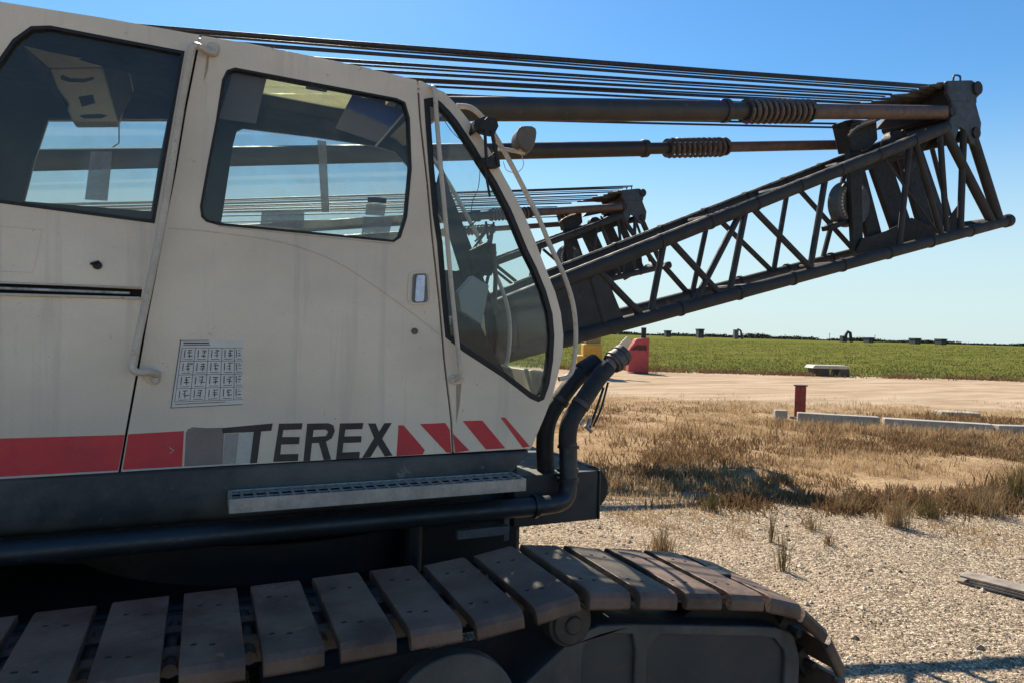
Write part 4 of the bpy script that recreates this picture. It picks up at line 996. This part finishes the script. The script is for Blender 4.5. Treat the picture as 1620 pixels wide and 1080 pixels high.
# --- low concrete kerb blocks
M_conc = worn('old_concrete', (.46, .42, .35), (.30, .27, .22), 2.5, .4, .65, .85, third=(.55, .52, .46), grain=30, bump=.6, streak=(.14, .12, .09))
def kerb(a, b, h, w, label):
    A, B = G(*a), G(*b); A.z = B.z = 0; d = (B - A).normalized(); s_ = Vector((-d.y, d.x, 0)) * w
    lo = [A, B, B + s_, A + s_]; mb = MB(); mb.hexa([q - Vector((0, 0, .05)) for q in lo], [q + Vector((0, 0, h)) for q in lo])
    o = mb.build('concrete_kerb', M_conc, bevel=.02); return tag(o, label, 'kerb', kind='thing')
kerb((1262, 671), (1392, 679), .25, .25, 'weathered concrete kerb length lying directly right of the short red post')
kerb((1399, 678), (1572, 689), .22, .28, 'longest weathered concrete kerb length, in dry grass between the two shorter lengths')
kerb((1580, 690), (1700, 694), .22, .25, 'concrete kerb length cut off by the right edge of the photo')
kerb((1490, 657), (1552, 660), .10, .55, 'flat pale concrete block lying behind the longest kerb length')
kerb((1226, 664), (1246, 665), .22, .2, 'small broken concrete lump left of the red stub post')
# --- stone slab at the field's edge
p = G(1305, 594); s = depth_at(p) / F0
slab = empty('stone_slab', p, 'pale flat stone slab resting on dark blocks at the edge of the green field', 'slab')
mb = MB(); ux = Vector((RGT.x, RGT.y, 0)).normalized(); uy = Vector((FWD.x, FWD.y, 0)).normalized()
mb.obox(p + ux * s * 2 + Vector((0, 0, 14.5 * s)), ux * s * 27, uy * s * 16, Vector((0, 0, s * 2.6)) + ux * s * 2); mb.build('slab_top', worn('pale_stone', (.55, .49, .38), (.45, .38, .28), 3, grain=20), slab, bevel=.03)
mb = MB(); mb.obox(p - ux * s * 10 + Vector((0, 0, 5 * s)), ux * s * 12, uy * s * 12, Vector((0, 0, s * 6.8))); mb.obox(p + ux * s * 24 + Vector((0, 0, 5 * s)), ux * s * 9, uy * s * 13, Vector((0, 0, s * 7.2)))
mb.build('dark_blocks', worn('dark_stone', (.09, .06, .04), (.05, .04, .03), 3), slab, bevel=.04)
# --- planks at the right edge
M_wood = worn('weathered_wood', (.38, .33, .26), (.22, .18, .14), 6, .4, .65, .8, third=(.10, .08, .06), grain=40, bump=.5)
a = G(1513, 921); b = G(1760, 985); d = (b - a).normalized(); sd_ = Vector((-d.y, d.x, 0))
for k, (nm, sh_) in enumerate((('lowest weathered plank of the small stack at the right edge, lying on gravel', 0), ('middle weathered plank of the small stack at the right edge', .05), ('topmost pale weathered plank of the small stack at the right edge', .02))):
    A = a + d * (sh_ + .03 * (k == 1)); L = 1.3; zz_ = .006 + k * .021
    lo = [A, A + d * L, A + d * L + sd_ * .22, A + sd_ * .16]
    tag(MB().hexa([q + Vector((0, 0, zz_)) for q in lo], [q + Vector((0, 0, zz_ + .017)) for q in lo]).build('wooden_plank', M_wood, bevel=.004), nm, 'plank', 'planks stacked at the right edge')
# --- yellow loader and red bin seen below the boom
p = G(944, 597); s = depth_at(p) / F0
ld = empty('yellow_loader', p, 'small yellow loader with a pale arm, glimpsed under the boom beside the cab', 'loader')
def fb(mb, x0, x1, y0, y1, dep0=0, dep1=1.2):    # block given in picture units around the base point
    lo = [p + ux * (x0 - 944) * s + uy * dep0, p + ux * (x1 - 944) * s + uy * dep0, p + ux * (x1 - 944) * s + uy * dep1, p + ux * (x0 - 944) * s + uy * dep1]
    mb.hexa([q + Vector((0, 0, (597 - y1) * s)) for q in lo], [q + Vector((0, 0, (597 - y0) * s)) for q in lo]); return mb
M_yel = worn('yellow_paint', (.62, .33, .03), (.50, .24, .03), 3, .4, .7, .5, third=(.35, .2, .06))
fb(fb(MB(), 912, 938, 563, 588), 922, 952, 545, 585, .1, 1.1).build('loader_body', M_yel, ld, bevel=.03)
fb(MB(), 926, 950, 505, 544, .2, 1.0).build('loader_cab', worn('loader_cab', (.30, .20, .05), (.1, .1, .1), 2), ld, bevel=.03)
mb = MB(); mb.bar(p + ux * 8 * s + Vector((0, 0, 20 * s)), p + ux * 50 * s + Vector((0, 0, 62 * s)), .15, .30); mb.bar(p + ux * 34 * s + Vector((0, 0, 30 * s)), p + ux * 38 * s + Vector((0, 0, 50 * s)), .1, .12)
mb.build('loader_arm', worn('arm_cream', (.62, .55, .40), (.5, .42, .3), 3), ld, bevel=.02)
for x in (918, 948):
    for dd in (0.0, 1.1):
        c = p + ux * (x - 944) * s + uy * dd + Vector((0, 0, 9 * s)); MB().disc(c, uy, 9 * s, .22, 20).build('wheel', M_rubber, ld, bevel=.02)
p = G(1010, 590); s = depth_at(p) / F0
rb = empty('red_bin', p, 'faded red steel bin with sloping top and dark pipe beside the green field', 'bin')
pr = [(-16, 2), (-16, 36), (-4, 54), (16, 56), (16, 0)]
mb = MB(); mb.slab([pr], lambda q: p + ux * q[0] * s + Vector((0, 0, q[1] * s)), lambda q: p + ux * q[0] * s + uy * .8 + Vector((0, 0, q[1] * s)))
mb.build('bin_body', worn('red_paint', (.50, .07, .07), (.40, .05, .05), 2, third=(.55, .25, .2)), rb, bevel=.03)
mb = MB(); mb.slab([[(-15, 36.5), (-3, 45), (12, 44), (12, 36)]], lambda q: p - uy * .012 + ux * q[0] * s + Vector((0, 0, q[1] * s)), lambda q: p - uy * .002 + ux * q[0] * s + Vector((0, 0, q[1] * s))); mb.build('bin_opening', worn('bin_dark', (.10, .02, .02), (.05, .01, .01), 2), rb)
mb = MB(); mb.tube([p + ux * 9 * s + uy * .4 + Vector((0, 0, 50 * s)), p + ux * 9 * s + uy * .4 + Vector((0, 0, 72 * s))], 4 * s, 12); mb.build('bin_pipe', M_deepsteel, rb)

# --- huts on the skyline
M_hut = worn('dark_hut', (.030, .028, .026), (.05, .045, .04), 1)
M_hutg = worn('grey_hut', (.12, .12, .11), (.08, .08, .08), 1)
def hut(px, w, h, label, kind=0, base=None):
    hy = 533.9 + (px - 1107) * .028
    q = EYE + ray(px, hy) * 128.0; q = Vector((q.x, q.y, PLATEAU - .03)); s = 128.0 / F0
    r = empty('skyline_hut', q, label, 'hut')
    if kind == 2:
        mb = MB(); mb.obox(q - ux * s * w * .2 + Vector((0, 0, s * h / 2)), ux * s * w * .28, uy * .5, Vector((0, 0, s * h / 2))); mb.build('tank', M_hutg, r)
        mb = MB(); mb.bar(q + Vector((0, 0, s * (h + 1))), q + ux * s * w * .5 + Vector((0, 0, s * h * .9)), .2, .3); mb.bar(q + ux * s * w * .5 + Vector((0, 0, s * h * .9)), q + ux * s * w * .75 + Vector((0, 0, 0)), .2, .3, up=(1, 0, 0)); mb.build('chute', M_hut, r)
    elif kind == 3:
        mb = MB()
        pts = [q + ux * s * x + Vector((0, 0, s * z)) for x, z in ((-w * .45, 0), (-w * .4, h * .7), (-w * .1, h), (w * .25, h * .9), (w * .5, 0))]
        mb.tube(pts, .28, 8); mb.obox(q - ux * s * w * .8 + Vector((0, 0, s * h * .3)), ux * s * w * .35, uy * .6, Vector((0, 0, s * h * .3))); mb.build('arched_duct', M_hut, r)
    else:
        MB().obox(q + Vector((0, 0, s * h * .45)), ux * s * w * .45, uy * 1.0, Vector((0, 0, s * h * .5))).build('hut_wall', M_hut, r)
        MB().obox(q + Vector((0, 0, s * h * .97)), ux * s * w * .54, uy * 1.1, Vector((0, 0, s * 1.0))).build('hut_roof', M_hut, r)
        MB().obox(q - uy * 1.01 + Vector((0, 0, s * h * .3)), ux * s * w * .12, uy * .02, Vector((0, 0, s * h * .25))).build('hut_door', M_hutg, r)
hut(1056, 8, 10, 'leftmost and smallest square dark hut on the skyline, nearest to the boom')
hut(1107, 9, 14, 'tall narrow dark hut on the skyline, second from the left')
hut(1166, 11, 15, 'grey upright tank with a dark leaning chute on the skyline', 2)
hut(1342, 10, 17, 'dark arched duct with a low box in the middle of the distant tree line', 3)
hut(1374, 8, 8, 'small dark hut on the skyline just right of the arched duct')
hut(1447, 9, 9, 'square dark hut on the skyline right of the main tree line')
hut(1488, 9, 9, 'rightmost square dark hut on the skyline')
for i, (px, h, lab) in enumerate(((1312, 13, 'thin dark mast on the skyline left of the arched duct'), (1384, 12, 'thin dark mast on the skyline right of the arched duct'), (1242, 9, 'thin mast rising from the distant trees, leftmost of the masts'))):
    hy = 533.9 + (px - 1107) * .028; q = EYE + ray(px, hy) * 140.0; q.z = PLATEAU - .03
    m_ = empty('mast', q, lab, 'mast'); MB().tube([q, q + Vector((0, 0, h * .13))], .05, 6).build('mast_pole', M_hut, m_); MB().box(q.x - .2, q.x + .2, q.y - .04, q.y + .04, q.z + h * .13 - .06, q.z + h * .13).build('mast_arm', M_hut, m_)

# --- vegetation
def foliage_mat(name, c1, c2, c3, sc=2.0, trans=.25):
    t = NT(name); c = t.mix(t.ramp(t.noise(sc, 4, .7), [(.35, 0.0), (.65, 1.0)]), c1, c2); c = t.mix(t.ramp(t.noise(sc * 9, 3, .7), [(.5, 0.0), (.7, .8)]), c, c3)
    t.done(c, .8, 0, None, .2); t.bsdf.inputs['Subsurface Weight'].default_value = 0
    tl = t.n.new('ShaderNodeBsdfTranslucent'); t.link(c, tl.inputs[0]); mx = t.n.new('ShaderNodeMixShader'); mx.inputs[0].default_value = trans
    t.link(t.bsdf.outputs[0], mx.inputs[1]); t.link(tl.outputs[0], mx.inputs[2]); t.link(mx.outputs[0], t.n['Material Output'].inputs[0]); return t.mat
M_dry = foliage_mat('dry_grass', (.66, .47, .24), (.36, .23, .12), (.80, .65, .40), 2.2)
M_scrub = foliage_mat('dead_scrub', (.27, .155, .07), (.13, .085, .04), (.42, .27, .13), 3.2)
M_weed = foliage_mat('dry_weed', (.38, .26, .13), (.22, .15, .08), (.48, .35, .2), 6)
M_gweed = foliage_mat('green_weed', (.14, .11, .045), (.20, .15, .06), (.30, .22, .1), 6)
M_field = foliage_mat('field_grass', (.12, .14, .03), (.21, .195, .055), (.33, .27, .10), .5)
M_trees = foliage_mat('far_trees', (.020, .030, .018), (.03, .04, .022), (.014, .02, .013), .05, .0)
def blades(name, spots, m, wr, hr, lean=.45, n_each=(1, 1), spread=.02, parent=None):
    rnd = random.Random(hash(name) % 1000 if False else len(name) * 7 + 1); V = []; Fc = []
    off = world_loc(parent) if parent else Vector((0, 0, 0))
    for (x, y, z, k) in spots:
        for _ in range(rnd.randint(*n_each)):
            a = rnd.uniform(0, 6.283); h = rnd.uniform(*hr) * k; w = rnd.uniform(*wr) * (.6 + .4 * k); l = rnd.uniform(.05, lean) * h
            bx = x + rnd.gauss(0, spread); by = y + rnd.gauss(0, spread); ca, sa = math.cos(a), math.sin(a); b2 = rnd.uniform(0, 6.283)
            lx, ly = math.cos(b2) * l, math.sin(b2) * l; i = len(V)
            V += [(bx - ca * w - off.x, by - sa * w - off.y, z - .01 - off.z), (bx + ca * w - off.x, by + sa * w - off.y, z - .01 - off.z),
                  (bx + lx * .4 + ca * w * .7 - off.x, by + ly * .4 + sa * w * .7 - off.y, z + h * .6 - off.z), (bx + lx * .4 - ca * w * .7 - off.x, by + ly * .4 - sa * w * .7 - off.y, z + h * .6 - off.z), (bx + lx - off.x, by + ly - off.y, z + h - off.z)]
            Fc += [(i, i + 1, i + 2, i + 3), (i + 3, i + 2, i + 4)]
    me = bpy.data.meshes.new(name); me.from_pydata(V, [], Fc); me.materials.append(m)
    o = bpy.data.objects.new(name, me); scene.collection.objects.link(o)
    if parent: o.parent = parent
    return o
def to_px(v):
    v = v - EYE; return W0 / 2 + F0 * v.dot(RGT) / v.dot(FWD), H0 / 2 - F0 * v.dot(UPV) / v.dot(FWD)
rnd = random.Random(11); spots = []; sc_spots = []; gsp = []
N = 0
while N < 30000:
    dd = rnd.uniform(7.2, 21.5); sx_ = rnd.uniform(-.02, 1.0)
    q = _f0 * dd + _r0 * (sx_ * dd); N += 1
    n1 = noise.noise(Vector((q.x * .35, q.y * .35, 0))); n2 = noise.noise(Vector((q.x * 1.3, q.y * 1.3, 5)))
    edge = 7.7 + .9 * noise.noise(Vector((q.x * .5, q.y * .5, 9)))
    if dd < edge and rnd.random() > .10: continue
    far = max(0.0, (dd - 15) / 6)
    if rnd.random() < far * .85: continue
    if n1 + .9 * n2 > -.06: spots.append((q.x, q.y, ground_height(q.x, q.y), (.30 + .45 * max(0, n1 + .4)) * (.55 + .9 * max(0, noise.noise(Vector((q.x * 2.3, q.y * 2.3, 1))) + .35))))
    m3 = noise.noise(Vector((q.x * .28 + 4, q.y * .45, 2)))
    if 7.6 < dd < 17 and m3 + .75 * n2 > .06: sc_spots.append((q.x, q.y, ground_height(q.x, q.y), (.25 + .9 * max(0, m3)) * (.5 + 1.1 * max(0, noise.noise(Vector((q.x * 2.9, q.y * 2.9, 4))) + .3))))
for k in range(1500):                        # weeds grown up against the kerb
    px_ = rnd.uniform(1215, 1640); q = G(px_, 672 + (px_ - 1262) * .058 + rnd.uniform(0, 9)); spots.append((q.x, q.y, 0, rnd.uniform(.5, 1.3)))
    if k % 3 == 0: sc_spots.append((q.x, q.y, 0, rnd.uniform(.4, .9)))
for cx_, cy_, wx_, wy_, nn, hh_ in ((1105, 715, 75, 22, 1500, .8), (1350, 700, 70, 10, 700, .7), (1560, 705, 60, 12, 700, .8), (1330, 800, 60, 9, 600, .55), (1470, 798, 90, 9, 900, .6), (1590, 790, 45, 12, 700, .9), (1180, 795, 50, 8, 400, .6), (1060, 645, 90, 8, 400, .5)):
    for k in range(nn):                      # dark thickets
        q = G(rnd.gauss(cx_, wx_), min(830, rnd.gauss(cy_, wy_))); sc_spots.append((q.x, q.y, 0, hh_ * rnd.uniform(.2, 1.0) * (.4 + 1.2 * max(0, noise.noise(Vector((q.x * 2.2, q.y * 2.2, 6))) + .45))))
for k in range(5000):                        # short bright tufts thinning out over the gravel
    dd = 7.9 - 2.6 * rnd.random() ** 2.2; sx_ = rnd.uniform(.05, 1.0); q = _f0 * dd + _r0 * (sx_ * dd)
    if noise.noise(Vector((q.x * .8, q.y * .8, 7))) > .12: spots.append((q.x, q.y, ground_height(q.x, q.y), rnd.uniform(.15, .4)))
tag(blades('dry_grass', spots, M_dry, (.004, .009), (.06, .22), .6, (2, 4), .05), 'dry straw coloured grass covering the waste ground beyond the gravel', 'grass', kind='stuff')
tag(blades('dead_scrub', sc_spots, M_scrub, (.006, .014), (.08, .24), .9, (2, 4), .07), 'dark brown dead scrub in patches among the dry grass', 'scrub', kind='stuff')
for k in range(8000):
    dd = 34.6 + 60 * rnd.random() ** 1.6; sx_ = rnd.uniform(.02, .85); q = _f0 * dd + _r0 * (sx_ * dd)
    gsp.append((q.x, q.y, ground_height(q.x, q.y), rnd.uniform(.6, 1.1)))
tag(blades('field_grass', gsp, M_field, (.02, .05), (.06, .17), .6, (2, 3), .25), 'green grass of the wide field below the skyline', 'grass', kind='stuff')
# brown fringe where the field meets the sandy track
fr_ = []
for k in range(2600):
    sx_ = rnd.uniform(.05, .85); dd = 34.6 + rnd.gauss(0, .45); q = _f0 * dd + _r0 * (sx_ * dd)
    if noise.noise(Vector((q.x * .6, q.y * .6, 3))) > -.1: fr_.append((q.x, q.y, 0, rnd.uniform(.5, 1)))
tag(blades('dead_scrub_fringe', fr_, M_scrub, (.02, .04), (.12, .32), .8, (2, 3), .12), 'brown dead weeds along the edge of the green field', 'scrub', kind='stuff')
# pebbles on the gravel
mb = MB(); rnd2 = random.Random(4)
pv = []; pf = []
for k in range(11000):
    dd = 2.6 + 6.0 * rnd2.random() ** 1.0; sx_ = rnd2.uniform(.0, .95); q = _f0 * dd + _r0 * (sx_ * dd); r = rnd2.uniform(.004, .012) * (1 + 1.6 * (rnd2.random() < .02))
    zg = ground_height(q.x, q.y) + r * .15; i = len(pv); a = rnd2.uniform(0, 6.28); ca, sa = math.cos(a), math.sin(a)
    for dx, dy, dz_ in ((1, .1, 0), (-.1, .8, 0), (-1, -.1, .1), (.2, -.85, 0), (.1, .1, .7), (-.35, .0, .62)):
        pv.append((q.x + (dx * ca - dy * sa) * r * rnd2.uniform(.8, 1.2), q.y + (dx * sa + dy * ca) * r * rnd2.uniform(.8, 1.2), zg + dz_ * r))
    pf += [(i, i + 1, i + 4), (i + 1, i + 5, i + 4), (i + 1, i + 2, i + 5), (i + 2, i + 3, i + 5), (i + 3, i + 4, i + 5), (i + 3, i, i + 4)]
me = bpy.data.meshes.new('gravel'); me.from_pydata(pv, [], pf)
t = NT('gravel_stone'); c_ = t.n.new('ShaderNodeNewGeometry'); c = t.ramp(c_.outputs['Random Per Island'], [(0, (.09, .07, .05)), (.3, (.30, .23, .16)), (.7, (.60, .48, .34)), (1, (.82, .70, .53))]); me.materials.append(t.done(c, .85))
gv = bpy.data.objects.new('gravel', me); scene.collection.objects.link(gv); tag(gv, 'loose pale gravel stones in the right foreground', 'gravel', kind='stuff')
# single weeds that can be told apart
def weed(px, py, hpx, wpx, m, label, n=60, twig=False):
    p = G(px, py); p.z = ground_height(p.x, p.y); s = depth_at(p) / F0; r = empty('dry_weed', p, label, 'weed')
    rw = random.Random(px); sp = [(p.x + rw.gauss(0, wpx * s * .16), p.y + rw.gauss(0, wpx * s * .16), p.z, rw.uniform(.5, 1.0)) for _ in range(n)]
    o = blades('weed_leaves', sp, m, (.002, .0045), (hpx * s * .6, hpx * s * 1.05), .75, (1, 2), .01, r)
    mb = MB()
    for k in range(7):
        a = rw.uniform(0, 6.28); l = rw.uniform(.1, .4) * wpx * s; h = rw.uniform(.7, 1.1) * hpx * s; e = p + Vector((math.cos(a) * l, math.sin(a) * l, h)); mid = p.lerp(e, .5) + Vector((0, 0, .05 * h))
        mb.tube([p, mid, e], [.003, .0022, .001], 4)
        for j in range(4):
            t_ = rw.uniform(.35, .95); b0 = p.lerp(e, t_); mb.tube([b0, b0 + Vector((rw.uniform(-1, 1), rw.uniform(-1, 1), rw.uniform(.2, 1))) * wpx * s * .12], [.0016, .0008], 4)
    mb.build('weed_stem', m, r, fix=False)
weed(1418, 832, 66, 55, M_weed, 'tall pale tuft of dry grass, the largest one at the edge of the gravel', 110)
weed(1338, 808, 45, 50, M_weed, 'bushy dry tuft left of the tallest tuft, on the shadow line', 70)
weed(1240, 902, 70, 26, M_gweed, 'thin dark green weed standing alone in the gravel above the track', 26)
weed(1221, 858, 62, 18, M_gweed, 'slim upright stalk with few leaves, left of the lone green weed', 12)
weed(1046, 872, 42, 70, M_weed, 'spreading straw tuft just above the track shoes', 120)
weed(1125, 806, 38, 46, M_gweed, 'dark leafy weed on the first rope shadow', 60)
weed(1284, 838, 30, 40, M_weed, 'low brown tuft right of the lone weeds', 50)
weed(1310, 862, 22, 28, M_scrub, 'small dark brown weed lying lowest on the gravel', 30)
weed(1470, 818, 50, 60, M_gweed, 'dark olive weed right of the tallest tuft', 90)
weed(1560, 812, 60, 90, M_weed, 'wide dry bush near the right edge behind the gravel', 150)
weed(1610, 790, 84, 60, M_gweed, 'dark bush cut by the right edge of the photo', 150)
weed(1034, 590, 52, 26, M_scrub, 'rust brown dead weed standing beside the red bin', 50)
# distant trees reading as one mass
V = []; Fc = []; rt = random.Random(9)
for k in range(1500):
    px = rt.uniform(880, 2200); hmax = .9 + 2.6 * max(0, noise.noise(Vector((px * .018, 0, 0))) + .35) + 1.3 * max(0, noise.noise(Vector((px * .09, 4, 0))))
    if noise.noise(Vector((px * .008 + 8, 2, 0))) < -.25: hmax *= .5
    hy = 533 + (px - 1107) * .028; q0 = EYE + ray(px, hy) * (520 + rt.uniform(-20, 30)); r = rt.uniform(1.6, 3.2); hh = hmax * rt.uniform(.7, 1.25)
    for j in range(26):
        a, b, zz_ = rt.gauss(0, r), rt.gauss(0, r), rt.uniform(0, 1) ** .8 * hh; ss = rt.uniform(.6, 1.3); i = len(V)
        c0 = Vector((q0.x + a, q0.y + b, 1.2 + zz_)); 
        for _ in range(3): V.append((c0.x + rt.uniform(-ss, ss), c0.y + rt.uniform(-ss, ss), c0.z + rt.uniform(-ss, ss)))
        Fc.append((i, i + 1, i + 2))
me = bpy.data.meshes.new('distant_trees'); me.from_pydata(V, [], Fc); me.materials.append(M_trees)
o = bpy.data.objects.new('distant_trees', me); scene.collection.objects.link(o); tag(o, 'dark distant tree line along the skyline beyond the green field', 'trees', kind='stuff')
